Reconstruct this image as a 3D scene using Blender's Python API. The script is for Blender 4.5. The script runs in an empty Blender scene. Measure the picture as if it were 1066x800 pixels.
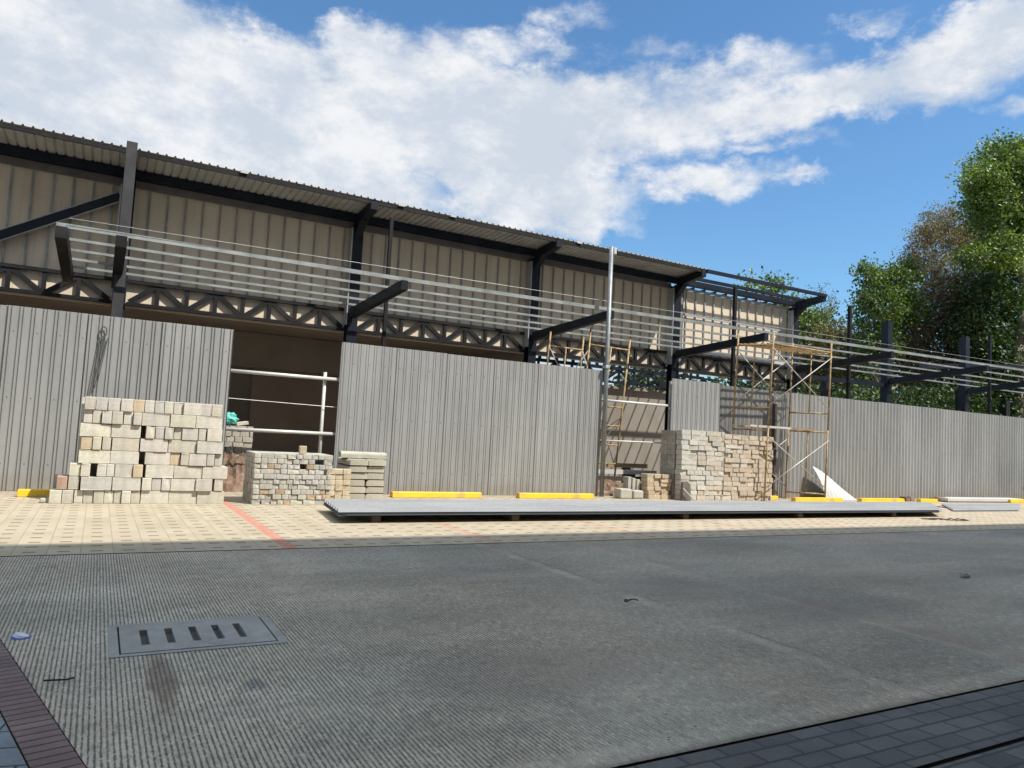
import bpy, math, random
from mathutils import Vector, Matrix
R = random.Random(7)
rad = math.radians
sc = bpy.context.scene
C = sc.collection

# ------------------------------------------------------------------ materials
def new_mat(name):
    m = bpy.data.materials.new(name); m.use_nodes = True
    nt = m.node_tree; nt.nodes.clear()
    out = nt.nodes.new('ShaderNodeOutputMaterial')
    b = nt.nodes.new('ShaderNodeBsdfPrincipled')
    nt.links.new(b.outputs[0], out.inputs[0])
    return m, nt, b
class G:
    """tiny node-graph helper"""
    def __init__(s, nt): s.nt = nt
    def n(s, t, **kw):
        x = s.nt.nodes.new(t)
        for k, v in kw.items(): setattr(x, k, v)
        return x
    def put(s, sock, v):
        if hasattr(v, 'is_output'): s.nt.links.new(v, sock)
        else: sock.default_value = v
    def m(s, op, a, b=0.0, c=0.0, clamp=False):
        x = s.n('ShaderNodeMath', operation=op); x.use_clamp = clamp
        s.put(x.inputs[0], a); s.put(x.inputs[1], b); s.put(x.inputs[2], c)
        return x.outputs[0]
    def mix(s, f, a, b, typ='MIX'):
        x = s.n('ShaderNodeMix', data_type='RGBA', blend_type=typ)
        s.put(x.inputs[0], f); s.put(x.inputs[6], a); s.put(x.inputs[7], b)
        return x.outputs[2]
    def noise(s, vec, scale, detail=4, rough=.55, dim='3D'):
        x = s.n('ShaderNodeTexNoise', noise_dimensions=dim)
        if vec is not None: s.nt.links.new(vec, x.inputs['Vector'])
        x.inputs['Scale'].default_value = scale; x.inputs['Detail'].default_value = detail
        x.inputs['Roughness'].default_value = rough
        return x.outputs['Fac']
    def ramp(s, f, a, b):  # smoothstep a..b -> 0..1
        x = s.n('ShaderNodeMapRange', interpolation_type='SMOOTHSTEP')
        s.put(x.inputs[0], f); x.inputs[1].default_value = a; x.inputs[2].default_value = b
        return x.outputs[0]
    def obj(s): return s.n('ShaderNodeTexCoord').outputs['Object']
    def xyz(s, v):
        x = s.n('ShaderNodeSeparateXYZ'); s.nt.links.new(v, x.inputs[0]); return x.outputs
    def scale(s, v, k):
        x = s.n('ShaderNodeVectorMath', operation='MULTIPLY'); s.nt.links.new(v, x.inputs[0]); x.inputs[1].default_value = k
        return x.outputs[0]
    def bump(s, b, h, strength, dist=.01):
        x = s.n('ShaderNodeBump'); x.inputs['Strength'].default_value = strength; x.inputs['Distance'].default_value = dist
        s.nt.links.new(h, x.inputs['Height']); s.nt.links.new(x.outputs[0], b.inputs['Normal'])
def c4(c): return (c[0], c[1], c[2], 1)
def mat(name, col, rough=.6, var=.25, scale=3., metal=0., dirt=None, dirt_amt=.5, bump=0., stretch=(1,1,1), use_objcol=False, fine=40., spec=None):
    m, nt, b = new_mat(name); g = G(nt)
    v = g.scale(g.obj(), stretch)
    n1 = g.noise(v, scale, 6); n2 = g.noise(v, fine, 3)
    f = g.m('ADD', g.m('MULTIPLY', n1, .65), g.m('MULTIPLY', n2, .35))
    lo = c4([x*(1-var) for x in col]); hi = c4([min(1, x*(1+var)) for x in col])
    cc = g.mix(g.ramp(f, .3, .7), lo, hi)
    if use_objcol:
        oi = g.n('ShaderNodeObjectInfo')
        cc = g.mix(1.0, cc, oi.outputs['Color'], 'MULTIPLY')
    if dirt:
        n3 = g.noise(v, scale*.6, 8, .65)
        cc = g.mix(g.m('MULTIPLY', g.ramp(n3, .5, .68), dirt_amt), cc, c4(dirt))
    nt.links.new(cc, b.inputs['Base Color'])
    b.inputs['Roughness'].default_value = rough; b.inputs['Metallic'].default_value = metal
    if spec is not None: b.inputs['Specular IOR Level'].default_value = spec
    if bump: g.bump(b, f, bump, .01)
    return m
M = {}
M['steel'] = mat('dark navy paint', (.008,.011,.019), .5, .4, 2., dirt=(.05,.046,.043), dirt_amt=.22, spec=.3)
M['postm'] = mat('dusty post paint', (.05,.048,.05), .6, .3, 2., dirt=(.10,.09,.08), dirt_amt=.4, spec=.3)
M['trim'] = mat('brown grey trim', (.15,.13,.12), .7, .2, 2.)
M['studdull'] = mat('dusty stud', (.33,.30,.275), .6, .2, 4.)
M['truss'] = mat('dusty dark paint', (.012,.012,.014), .6, .4, 2., dirt=(.06,.05,.04), dirt_amt=.35, spec=.25)
M['galv'] = mat('galvanised steel', (.31,.33,.315), .48, .35, 2.5, .4, stretch=(1,1,1))
M['pole'] = mat('weathered galvanised pole', (.23,.25,.25), .5, .3, 3., .35, dirt=(.15,.14,.12))
M['galvdull'] = mat('dull galvanised stud', (.42,.43,.43), .5, .2, 5., .35)
def hoarding_mat(name, col):
    m, nt, b = new_mat(name); g = G(nt); o = g.obj(); x = g.xyz(o); oi = g.n('ShaderNodeObjectInfo')
    n1 = g.noise(g.scale(o, (1.6,1.6,.3)), 1.3, 7, .65); n2 = g.noise(g.scale(o, (1,1,.25)), 22, 4, .7); n3 = g.noise(o, 2.6, 7, .7)
    c = g.mix(g.ramp(n1, .32, .68), c4([k*.90 for k in col]), c4([k*1.06 for k in col]))
    c = g.mix(g.m('MULTIPLY', g.ramp(n2, .5, .75), .14), c, c4([k*.7 for k in col]))
    c = g.mix(1., c, oi.outputs['Color'], 'MULTIPLY')
    # dust and mud thrown up at the foot, scuffs higher up
    mud = g.m('MULTIPLY', g.ramp(g.m('SUBTRACT', x[2], g.m('MULTIPLY', n3, .75)), .0, -.36), .5)
    c = g.mix(mud, c, (.30,.25,.18,1))
    c = g.mix(g.m('MULTIPLY', g.ramp(n3, .60, .72), .18), c, (.24,.215,.185,1))
    # screw rows on the rails
    row = g.m('LESS_THAN', g.m('ABSOLUTE', g.m('SUBTRACT', g.m('FRACT', g.m('DIVIDE', g.m('SUBTRACT', x[2], .10), 1.07)), .32)), .011)
    fx = g.m('LESS_THAN', g.m('FRACT', g.m('DIVIDE', x[0], .326)), .07)
    c = g.mix(g.m('MULTIPLY', g.m('MULTIPLY', row, fx), .7), c, (.08,.075,.07,1))
    nt.links.new(c, b.inputs['Base Color']); b.inputs['Metallic'].default_value = .2
    nt.links.new(g.m('ADD', .36, g.m('MULTIPLY', n1, .25)), b.inputs['Roughness'])
    g.bump(b, g.noise(g.scale(o, (1,1,.5)), 1.8, 3), .22, .06)
    return m
M['sheet'] = hoarding_mat('zinc hoarding', (.335,.335,.328))
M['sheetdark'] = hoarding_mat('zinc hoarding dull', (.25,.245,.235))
M['roofm'] = mat('roof sheet', (.55,.55,.52), .5, .12, 1.5, .1, dirt=(.25,.23,.18), dirt_amt=.5)
M['newsheet'] = mat('new roofing sheet', (.25,.258,.265), .65, .16, 1.6, 0., stretch=(.3,1,1))
M['white'] = mat('white coated sheet', (.52,.52,.50), .45, .06, 2., dirt=(.6,.56,.5), dirt_amt=.3)
M['block'] = mat('concrete block', (.53,.51,.45), .9, .22, 7., dirt=(.38,.34,.28), dirt_amt=.5, bump=.6, use_objcol=True, fine=70.)
M['kerb'] = mat('kerb concrete', (.42,.40,.34), .88, .16, 6., dirt=(.3,.28,.23), dirt_amt=.4, bump=.4, use_objcol=True)
M['dirt'] = mat('bare ground', (.24,.20,.15), .95, .3, 1.2, dirt=(.15,.125,.09), bump=.5, fine=14.)
M['rubble'] = mat('rubble', (.20,.13,.09), .95, .45, 6., dirt=(.33,.28,.22), bump=.6)
M['yellow'] = mat('yellow traffic paint', (.74,.46,.012), .5, .08, 5., dirt=(.40,.29,.10), dirt_amt=.75)
M['rust'] = mat('rusty scaffold pipe', (.37,.255,.115), .65, .35, 9., .1, dirt=(.13,.055,.026), dirt_amt=.95)
M['rail'] = mat('pale pipe', (.58,.57,.53), .5, .12, 4., .15)
M['brace'] = mat('grey brace tube', (.46,.43,.38), .5, .25, 6., .3, dirt=(.22,.12,.07), dirt_amt=.6)
M['timber'] = mat('timber', (.30,.20,.11), .8, .3, 5., stretch=(.25,2,2))
M['darkwood'] = mat('dark batten', (.055,.04,.03), .8, .3, 5.)
M['inner'] = mat('dark brown inner wall', (.25,.22,.185), .9, .18, .7, dirt=(.32,.26,.21), dirt_amt=.5)
M['inner2'] = mat('inner wall patch', (.38,.30,.25), .9, .15, .9)
M['plaster'] = mat('brown plaster', (.275,.245,.205), .9, .18, .8, dirt=(.21,.175,.14), dirt_amt=.6, stretch=(1.5,1,.6))
M['teal'] = mat('teal plastic', (.12,.50,.42), .4, .25, 8.)
M['conc'] = mat('slab concrete', (.28,.28,.255), .85, .18, 4., dirt=(.17,.165,.15), dirt_amt=.6, bump=.25, fine=60.)
M['pit'] = mat('pit', (.07,.07,.065), .9, .2)
M['glass'] = mat('window glass', (.04,.05,.06), .1, .1)
M['render'] = mat('wall render', (.70,.67,.61), .85, .1, .5)
M['bark'] = mat('bark', (.20,.165,.13), .9, .35, 5., bump=.6, stretch=(1,1,.3))
M['barkdark'] = mat('dark bark', (.15,.125,.10), .9, .3, 5.)
M['capw'] = mat('pale plastic', (.62,.66,.74), .4, .08, 9.)
M['blue'] = mat('blue plastic', (.08,.12,.42), .4, .1, 9.)

def panel_mat():
    m, nt, b = new_mat('cream board'); g = G(nt); o = g.obj(); x = g.xyz(o)
    n = g.noise(g.scale(o, (1,1,.4)), 1.6, 6)
    cc = g.mix(g.ramp(n, .3, .7), (.66,.545,.41,1), (.75,.63,.48,1))
    # every board has its own tone, joint at mid height
    wn = g.n('ShaderNodeTexWhiteNoise', noise_dimensions='1D')
    nt.links.new(g.m('FLOOR', g.m('DIVIDE', x[0], 1.11)), wn.inputs['W'])
    cc = g.mix(g.m('MULTIPLY', wn.outputs['Value'], .22), cc, (.60,.48,.345,1))
    st = g.noise(g.scale(o, (5,5,.22)), 2.2, 7, .7)
    cc = g.mix(g.m('MULTIPLY', g.ramp(st, .5, .72), .38), cc, (.44,.36,.27,1))
    j = g.m('LESS_THAN', g.m('ABSOLUTE', g.m('SUBTRACT', x[2], 5.97)), .012)
    cc = g.mix(g.m('MULTIPLY', j, .6), cc, (.72,.6,.45,1))
    nt.links.new(cc, b.inputs['Base Color']); b.inputs['Roughness'].default_value = .8
    return m
M['cream'] = panel_mat()

def brick_mat(name):
    m, nt, b = new_mat(name); g = G(nt); o = g.obj()
    oi = g.n('ShaderNodeObjectInfo')
    n = g.noise(o, 14, 5); n2 = g.noise(o, 70, 3)
    f = g.m('ADD', g.m('MULTIPLY', n, .6), g.m('MULTIPLY', n2, .4))
    k = g.mix(g.ramp(f, .3, .7), (.74,.74,.74,1), (1.15,1.15,1.15,1))
    nt.links.new(g.mix(1., oi.outputs['Color'], k, 'MULTIPLY'), b.inputs['Base Color'])
    b.inputs['Roughness'].default_value = .92; g.bump(b, f, .6, .006)
    return m
M['brick'] = brick_mat('brick')
def mass_mat(name, cols):
    m, nt, b = new_mat(name); g = G(nt); o = g.obj()
    geo = g.n('ShaderNodeNewGeometry')
    n = g.noise(o, 14, 5)
    r = g.n('ShaderNodeValToRGB'); nt.links.new(geo.outputs['Random Per Island'], r.inputs[0])
    els = r.color_ramp.elements
    els[0].color = c4(cols[0]); els[1].color = c4(cols[-1])
    for i, c in enumerate(cols[1:-1]): e = els.new((i+1)/(len(cols)-1)); e.color = c4(c)
    k = g.mix(g.ramp(n, .3, .7), (.75,.75,.75,1), (1.12,1.12,1.12,1))
    nt.links.new(g.mix(1., r.outputs[0], k, 'MULTIPLY'), b.inputs['Base Color'])
    b.inputs['Roughness'].default_value = .92
    return m
M['mass_grey'] = mass_mat('grey brick mass', [(.40,.38,.32),(.48,.46,.40),(.36,.33,.28)])
M['mass_tan'] = mass_mat('tan brick mass', [(.36,.34,.30),(.44,.40,.34),(.34,.29,.23)])

def leaf_mat(name, a, b_, c, trans=.25):
    m, nt, b = new_mat(name); g = G(nt)
    geo = g.n('ShaderNodeNewGeometry')
    r = g.n('ShaderNodeValToRGB'); nt.links.new(geo.outputs['Random Per Island'], r.inputs[0])
    r.color_ramp.elements[0].color = c4(a); r.color_ramp.elements[1].color = c4(c)
    e = r.color_ramp.elements.new(.55); e.color = c4(b_)
    n = g.noise(g.obj(), .55, 3)
    k = g.mix(g.ramp(n, .35, .65), (.65,.7,.65,1), (1.3,1.25,1.1,1))
    col = g.mix(1., r.outputs[0], k, 'MULTIPLY')
    nt.links.new(col, b.inputs['Base Color']); b.inputs['Roughness'].default_value = .5
    t = g.n('ShaderNodeBsdfTranslucent'); nt.links.new(g.mix(1., col, (1.4,1.5,.6,1), 'MULTIPLY'), t.inputs[0])
    mx = g.n('ShaderNodeMixShader'); mx.inputs[0].default_value = trans
    nt.links.new(b.outputs[0], mx.inputs[1]); nt.links.new(t.outputs[0], mx.inputs[2])
    out = [n_ for n_ in nt.nodes if n_.type == 'OUTPUT_MATERIAL'][0]
    nt.links.new(mx.outputs[0], out.inputs[0])
    return m
M['leaf_fresh'] = leaf_mat('fresh leaves', (.05,.10,.018), (.12,.19,.033), (.25,.30,.065))
M['leaf_green'] = leaf_mat('green leaves', (.036,.075,.016), (.08,.14,.026), (.18,.235,.048))
M['leaf_dark'] = leaf_mat('dark leaves', (.018,.04,.011), (.035,.075,.017), (.085,.125,.03))
M['leaf_brown'] = leaf_mat('brownish leaves', (.075,.062,.04), (.12,.10,.065), (.19,.165,.11), .15)
M['leaf_feather'] = leaf_mat('feathery leaves', (.12,.095,.065), (.19,.155,.115), (.27,.23,.18), .3)
M['leaf_olive'] = leaf_mat('olive leaves', (.075,.075,.03), (.13,.115,.055), (.20,.18,.09), .2)

# concrete road, brushed grooves running across the street
def road_mat():
    m, nt, b = new_mat('grooved concrete'); g = G(nt); o = g.obj(); x = g.xyz(o)
    per = .0225
    wob = g.m('MULTIPLY', g.noise(g.scale(o, (.9,.5,1)), 1.5, 2), .006)
    xx = g.m('ADD', x[0], wob)
    s = g.m('SINE', g.m('MULTIPLY', xx, 2*math.pi/per))
    jag = g.noise(g.scale(o, (1,.38,1)), 105, 3, .75)
    coarse = g.noise(g.scale(o, (1,.5,1)), 26, 4, .7)
    gr = g.ramp(g.m('ADD', s, g.m('ADD', g.m('MULTIPLY', g.m('SUBTRACT', jag, .5), 4.6), g.m('MULTIPLY', g.m('SUBTRACT', coarse, .5), 2.2))), .0, 1.0)
    wear = g.ramp(g.m('ADD', g.noise(g.scale(o, (.5,.6,1)), .9, 5), g.m('MULTIPLY', x[0], -.05)), .10, .46)
    rim = g.ramp(x[1], 2.60, 2.68)
    grv = g.m('MULTIPLY', g.m('MULTIPLY', gr, g.m('ADD', g.m('MULTIPLY', wear, .9), .10)), rim)
    big = g.noise(g.scale(o, (.6,.9,1)), .55, 8, .65); mid = g.noise(o, 3.0, 9, .72); fine = g.noise(o, 85, 4, .8)
    streak = g.noise(g.scale(o, (4.5,.35,1)), 1.3, 7, .7)
    base = g.mix(g.ramp(big, .3, .7), (.285,.285,.25,1), (.44,.43,.375,1))
    base = g.mix(g.m('MULTIPLY', g.ramp(streak, .5, .72), .45), base, (.235,.215,.19,1))
    base = g.mix(g.m('MULTIPLY', g.ramp(streak, .46, .30), .35), base, (.50,.49,.44,1))
    base = g.mix(g.m('MULTIPLY', g.ramp(mid, .44, .70), .55), base, (.20,.195,.175,1))
    base = g.mix(g.m('MULTIPLY', g.ramp(g.m('ADD', x[0], g.m('MULTIPLY', big, 3.)), 1.0, 7.0), .80), base, (.145,.145,.13,1))
    # grit, light and dark
    spk = g.noise(g.scale(o, (1,.36,1)), 42, 5, .8); spk2 = g.noise(g.scale(o, (1,.4,1)), 15, 6, .75)
    base = g.mix(g.m('MULTIPLY', g.ramp(spk, .50, .66), .50), base, (.56,.55,.50,1))
    base = g.mix(g.m('MULTIPLY', g.ramp(spk, .48, .34), .62), base, (.095,.095,.09,1))
    base = g.mix(g.m('MULTIPLY', g.ramp(spk2, .50, .34), .40), base, (.13,.125,.115,1))
    base = g.mix(g.m('MULTIPLY', g.ramp(fine, .52, .70), .55), base, (.58,.57,.52,1))
    base = g.mix(g.m('MULTIPLY', g.ramp(fine, .47, .32), .60), base, (.10,.10,.095,1))
    tyre = g.noise(g.scale(o, (.10,2.6,1)), 1.0, 5, .62)
    base = g.mix(g.m('MULTIPLY', g.ramp(tyre, .52, .72), .35), base, (.17,.16,.15,1))
    base = g.mix(g.m('MULTIPLY', grv, .88), base, (.06,.063,.058,1))
    # slab joints across the street with their mortar smears
    def joint(x0, wid, amt, col, base, y0=None):
        e = g.m('ADD', g.m('ABSOLUTE', g.m('SUBTRACT', x[0], g.m('ADD', x0, g.m('MULTIPLY', g.m('SUBTRACT', g.noise(o, 2.2, 5, .7), .5), wid*1.6)))), g.m('MULTIPLY', g.m('SUBTRACT', mid, .5), wid*1.5))
        f = g.m('MULTIPLY', g.m('MULTIPLY', g.m('SUBTRACT', 1., g.ramp(e, wid*.2, wid)), g.ramp(g.noise(g.scale(o, (.6,.9,1)), 1.7, 6, .7), .40, .60)), amt)
        return g.mix(f, base, col)
    base = joint(4.10, .10, .24, (.50,.48,.43,1), base)
    base = joint(4.21, .022, .7, (.09,.085,.08,1), base)
    base = joint(5.62, .22, .5, (.20,.165,.14,1), base)
    base = joint(5.45, .07, .12, (.50,.48,.43,1), base)
    base = joint(-.35, .012, .6, (.09,.085,.08,1), base)
    # stains of their own shape: run-off below the drain, an oil spot
    def spot(cx, cy, rx, ry, amt, col, base):
        d = g.m('SQRT', g.m('ADD', g.m('POWER', g.m('DIVIDE', g.m('SUBTRACT', x[0], cx), rx), 2.), g.m('POWER', g.m('DIVIDE', g.m('SUBTRACT', x[1], cy), ry), 2.)))
        d = g.m('ADD', d, g.m('MULTIPLY', g.m('SUBTRACT', mid, .5), 1.6))
        return g.mix(g.m('MULTIPLY', g.m('SUBTRACT', 1., g.ramp(d, .45, 1.05)), amt), base, col)
    base = spot(.385, 4.15, .085, .58, .62, (.085,.062,.045,1), base)
    base = spot(.80, 3.95, .07, .12, .5, (.07,.075,.10,1), base)
    base = spot(4.75, 5.3, .75, .75, .5, (.16,.14,.125,1), base)
    base = spot(5.5, 4.2, 1.6, .45, .4, (.14,.125,.12,1), base)
    base = spot(2.3, 3.6, .9, .5, .3, (.16,.135,.125,1), base)
    base = spot(3.2, 6.4, .5, .35, .3, (.17,.18,.21,1), base)
    base = spot(8.5, 5.0, 2.2, .4, .35, (.13,.125,.12,1), base)
    sp = g.n('ShaderNodeTexVoronoi'); nt.links.new(o, sp.inputs['Vector']); sp.inputs['Scale'].default_value = 7.
    base = g.mix(g.m('MULTIPLY', g.m('LESS_THAN', g.m('ADD', sp.outputs['Distance'], g.m('MULTIPLY', coarse, .12)), .12), .8), base, (.045,.045,.045,1))
    # soil along both kerbs
    soil = g.m('MAXIMUM', g.ramp(g.m('ADD', x[1], g.m('MULTIPLY', mid, .16)), 2.62, 2.53), g.ramp(g.m('SUBTRACT', x[1], g.m('MULTIPLY', mid, .2)), 7.90, 7.98))
    base = g.mix(g.m('MULTIPLY', soil, .75), base, (.075,.068,.055,1))
    pat = g.noise(g.scale(o, (.55,1.,1)), .75, 8, .66); pat2 = g.noise(g.scale(o, (.8,.6,1)), .5, 6, .6)
    base = g.mix(1., base, g.mix(g.ramp(pat, .32, .66), (.83,.83,.82,1), (1.20,1.19,1.18,1)), 'MULTIPLY')
    base = g.mix(1., base, g.mix(g.ramp(pat2, .36, .62), (1.06,1.0,.95,1), (.985,1.0,1.0,1)), 'MULTIPLY')
    base = g.mix(1., base, (1.22,1.15,1.04,1), 'MULTIPLY')
    nt.links.new(base, b.inputs['Base Color']); b.inputs['Roughness'].default_value = .88
    h = g.m('ADD', g.m('MULTIPLY', grv, -1.), g.m('MULTIPLY', fine, .8))
    g.bump(b, h, .6, .007)
    return m
M['road'] = road_mat()
# cream turf-style pavers with little slots and red bay lines
def paver_mat():
    m, nt, b = new_mat('cream pavers'); g = G(nt); o = g.obj(); x = g.xyz(o)
    px, py = .2755, .312
    u = g.m('FRACT', g.m('DIVIDE', g.m('ADD', x[0], .60), px)); v = g.m('FRACT', g.m('DIVIDE', g.m('ADD', x[1], .05), py))
    iu = g.m('FLOOR', g.m('DIVIDE', g.m('ADD', x[0], .60), px)); iv = g.m('FLOOR', g.m('DIVIDE', g.m('ADD', x[1], .05), py))
    slot = g.m('MULTIPLY', g.m('LESS_THAN', g.m('ABSOLUTE', g.m('SUBTRACT', u, .5)), .19), g.m('LESS_THAN', g.m('ABSOLUTE', g.m('SUBTRACT', v, .5)), .10))
    jx = g.m('LESS_THAN', u, .03)
    v2 = g.m('FRACT', g.m('DIVIDE', g.m('ADD', x[1], .2), px*2.27))
    jy = g.m('LESS_THAN', v2, .014)
    wn = g.n('ShaderNodeTexWhiteNoise', noise_dimensions='2D'); cm = g.n('ShaderNodeCombineXYZ')
    nt.links.new(iu, cm.inputs[0]); nt.links.new(iv, cm.inputs[1]); nt.links.new(cm.outputs[0], wn.inputs['Vector'])
    base = g.mix(wn.outputs['Value'], (.34,.285,.195,1), (.41,.35,.25,1))
    n = g.noise(o, 1.3, 6, .65); base = g.mix(g.m('MULTIPLY', g.ramp(n, .45, .7), .38), base, (.36,.295,.195,1))
    fn = g.noise(o, 60, 3, .7); base = g.mix(g.m('MULTIPLY', g.ramp(fn, .4, .7), .3), base, (.46,.395,.285,1))
    gx = g.ramp(g.m('ADD', x[1], g.m('MULTIPLY', n, 1.1)), 13.9, 14.5)
    base = g.mix(g.m('MULTIPLY', gx, .6), base, (.30,.25,.185,1))
    # red lines every bay
    d = g.m('ABSOLUTE', g.m('SUBTRACT', g.m('FRACT', g.m('DIVIDE', g.m('SUBTRACT', x[0], 1.90-1.26), 2.52)), .5))
    red = g.m('MULTIPLY', g.m('LESS_THAN', d, .029), g.m('GREATER_THAN', x[0], 1.0))
    rn = g.noise(o, 18, 5, .7)
    base = g.mix(g.m('MULTIPLY', g.m('MULTIPLY', red, g.ramp(rn, .25, .65)), g.m('SUBTRACT', 1., g.m('MULTIPLY', g.m('GREATER_THAN', x[0], 3.), .45))), base, (.46,.15,.10,1))
    base = g.mix(g.m('MULTIPLY', g.m('MAXIMUM', jx, jy), .55), base, (.22,.18,.12,1))
    base = g.mix(g.m('MULTIPLY', slot, .72), base, (.095,.075,.05,1))
    nt.links.new(base, b.inputs['Base Color']); b.inputs['Roughness'].default_value = .85
    h = g.m('MULTIPLY', g.m('MAXIMUM', slot, g.m('MAXIMUM', jx, jy)), -1.)
    g.bump(b, h, .7, .02)
    return m
M['pavers'] = paver_mat()
def stone_mat(name, w, hgt, c1, c2, cj, off=.5, rot=0., mortar=.012, squash=1.0, bstr=.6):
    m, nt, b = new_mat(name); g = G(nt); o = g.obj()
    mp = g.n('ShaderNodeMapping'); nt.links.new(o, mp.inputs[0]); mp.inputs['Rotation'].default_value = (0,0,rot)
    t = g.n('ShaderNodeTexBrick'); nt.links.new(mp.outputs[0], t.inputs[0]); t.offset = off; t.squash = squash
    t.inputs['Color1'].default_value = c4(c1); t.inputs['Color2'].default_value = c4(c2); t.inputs['Mortar'].default_value = c4(cj)
    t.inputs['Scale'].default_value = 1.; t.inputs['Mortar Size'].default_value = mortar*.5; t.inputs['Brick Width'].default_value = w; t.inputs['Row Height'].default_value = hgt
    n = g.noise(o, 2.5, 6, .65); n2 = g.noise(o, 70, 3, .7)
    k = g.mix(g.ramp(g.m('ADD', g.m('MULTIPLY', n, .7), g.m('MULTIPLY', n2, .3)), .3, .7), (.72,.72,.72,1), (1.22,1.22,1.22,1))
    nt.links.new(g.mix(1., t.outputs[0], k, 'MULTIPLY'), b.inputs['Base Color']); b.inputs['Roughness'].default_value = .8
    g.bump(b, g.m('ADD', g.m('MULTIPLY', t.outputs['Fac'], -1.), g.m('MULTIPLY', n2, .25)), bstr, .012)
    return m
M['greypave'] = stone_mat('grey forecourt pavers', .225, .112, (.062,.063,.060), (.098,.098,.092), (.036,.035,.034), mortar=.016)
M['bluepave'] = stone_mat('blue grey pavers', .34, .17, (.15,.18,.20), (.19,.22,.24), (.04,.04,.045), rot=rad(12))
M['redpave'] = stone_mat('brown kerb bricks', .40, .066, (.155,.105,.10), (.20,.135,.125), (.035,.03,.03), off=0, rot=rad(-13))

# ------------------------------------------------------------------ mesh helpers
class MB:
    def __init__(s): s.v = []; s.f = []
    def add(s, vs, fs):
        k = len(s.v); s.v += [tuple(x) for x in vs]; s.f += [tuple(i+k for i in q) for q in fs]; return s
    def box(s, x0, x1, y0, y1, z0, z1):
        return s.add([(x0,y0,z0),(x1,y0,z0),(x1,y1,z0),(x0,y1,z0),(x0,y0,z1),(x1,y0,z1),(x1,y1,z1),(x0,y1,z1)],
                     [(0,3,2,1),(4,5,6,7),(0,1,5,4),(1,2,6,5),(2,3,7,6),(3,0,4,7)])
    def bar(s, p, q, w, h, up=(0,0,1)):
        p = Vector(p); q = Vector(q); d = (q-p).normalized(); u = Vector(up)
        if abs(d.dot(u)) > .98: u = Vector((0,1,0))
        a = d.cross(u).normalized()*(w/2); c = a.cross(d).normalized()*(h/2)
        vs = [p-a-c, p+a-c, p+a+c, p-a+c, q-a-c, q+a-c, q+a+c, q-a+c]
        return s.add(vs, [(0,1,2,3),(7,6,5,4),(0,4,5,1),(1,5,6,2),(2,6,7,3),(3,7,4,0)])
    def tube(s, p, q, r, n=10, r2=None):
        p = Vector(p); q = Vector(q); d = (q-p).normalized(); r2 = r if r2 is None else r2
        u = Vector((0,0,1)) if abs(d.z) < .9 else Vector((1,0,0))
        a = d.cross(u).normalized(); c = d.cross(a).normalized()
        vs = []
        for P, rr in ((p, r), (q, r2)):
            for i in range(n):
                t = 2*math.pi*i/n; vs.append(P + a*rr*math.cos(t) + c*rr*math.sin(t))
        fs = [(i, i+n, (i+1)%n+n, (i+1)%n) for i in range(n)] + [tuple(range(n)), tuple(range(2*n-1, n-1, -1))]
        return s.add(vs, fs)
    def prism(s, prof, x0, x1, axis='x'):   # closed profile of (a,b) points extruded along an axis
        n = len(prof)
        if axis == 'x': vs = [(x0,a,b) for a,b in prof] + [(x1,a,b) for a,b in prof]
        elif axis == 'y': vs = [(a,x0,b) for a,b in prof] + [(a,x1,b) for a,b in prof]
        else: vs = [(a,b,x0) for a,b in prof] + [(a,b,x1) for a,b in prof]
        return s.add(vs, [tuple(range(n)), tuple(range(2*n-1, n-1, -1))] + [(i, i+n, (i+1)%n+n, (i+1)%n) for i in range(n)])
    def mesh(s, name, m, org=(0,0,0)):
        me = bpy.data.meshes.new(name)
        me.from_pydata([(a-org[0], b-org[1], c-org[2]) for a,b,c in s.v], [], s.f)
        me.update(); me.materials.append(m); return me
    def build(s, name, m, parent=None, org=None, bevel=0, smooth=False, loc=None):
        """parts: vertices are world points, the root gives the origin"""
        if parent is not None:
            r = parent
            while r.parent: r = r.parent
            og = r.location
        else: og = org or (0,0,0)
        me = s.mesh(name, m, og)
        if smooth: me.shade_smooth()
        o = bpy.data.objects.new(name, me); C.objects.link(o)
        if parent is not None: o.parent = parent
        else: o.location = og
        if bevel:
            b = o.modifiers.new('bevel', 'BEVEL'); b.width = bevel; b.segments = 2; b.limit_method = 'ANGLE'
        return o
def tag(o, label=None, cat=None, group=None, kind=None):
    if label: o['label'] = label
    if cat: o['category'] = cat
    if group: o['group'] = group
    if kind: o['kind'] = kind
    return o
def empty(name, loc, label, cat, group=None):
    o = bpy.data.objects.new(name, None); C.objects.link(o); o.location = loc; o.empty_display_size = .2
    return tag(o, label, cat, group)
ORD = ['zeroth','first','second','third','fourth','fifth','sixth','seventh','eighth','ninth','tenth','eleventh','twelfth','thirteenth','fourteenth','fifteenth','sixteenth','seventeenth','eighteenth','nineteenth','twentieth']

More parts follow.
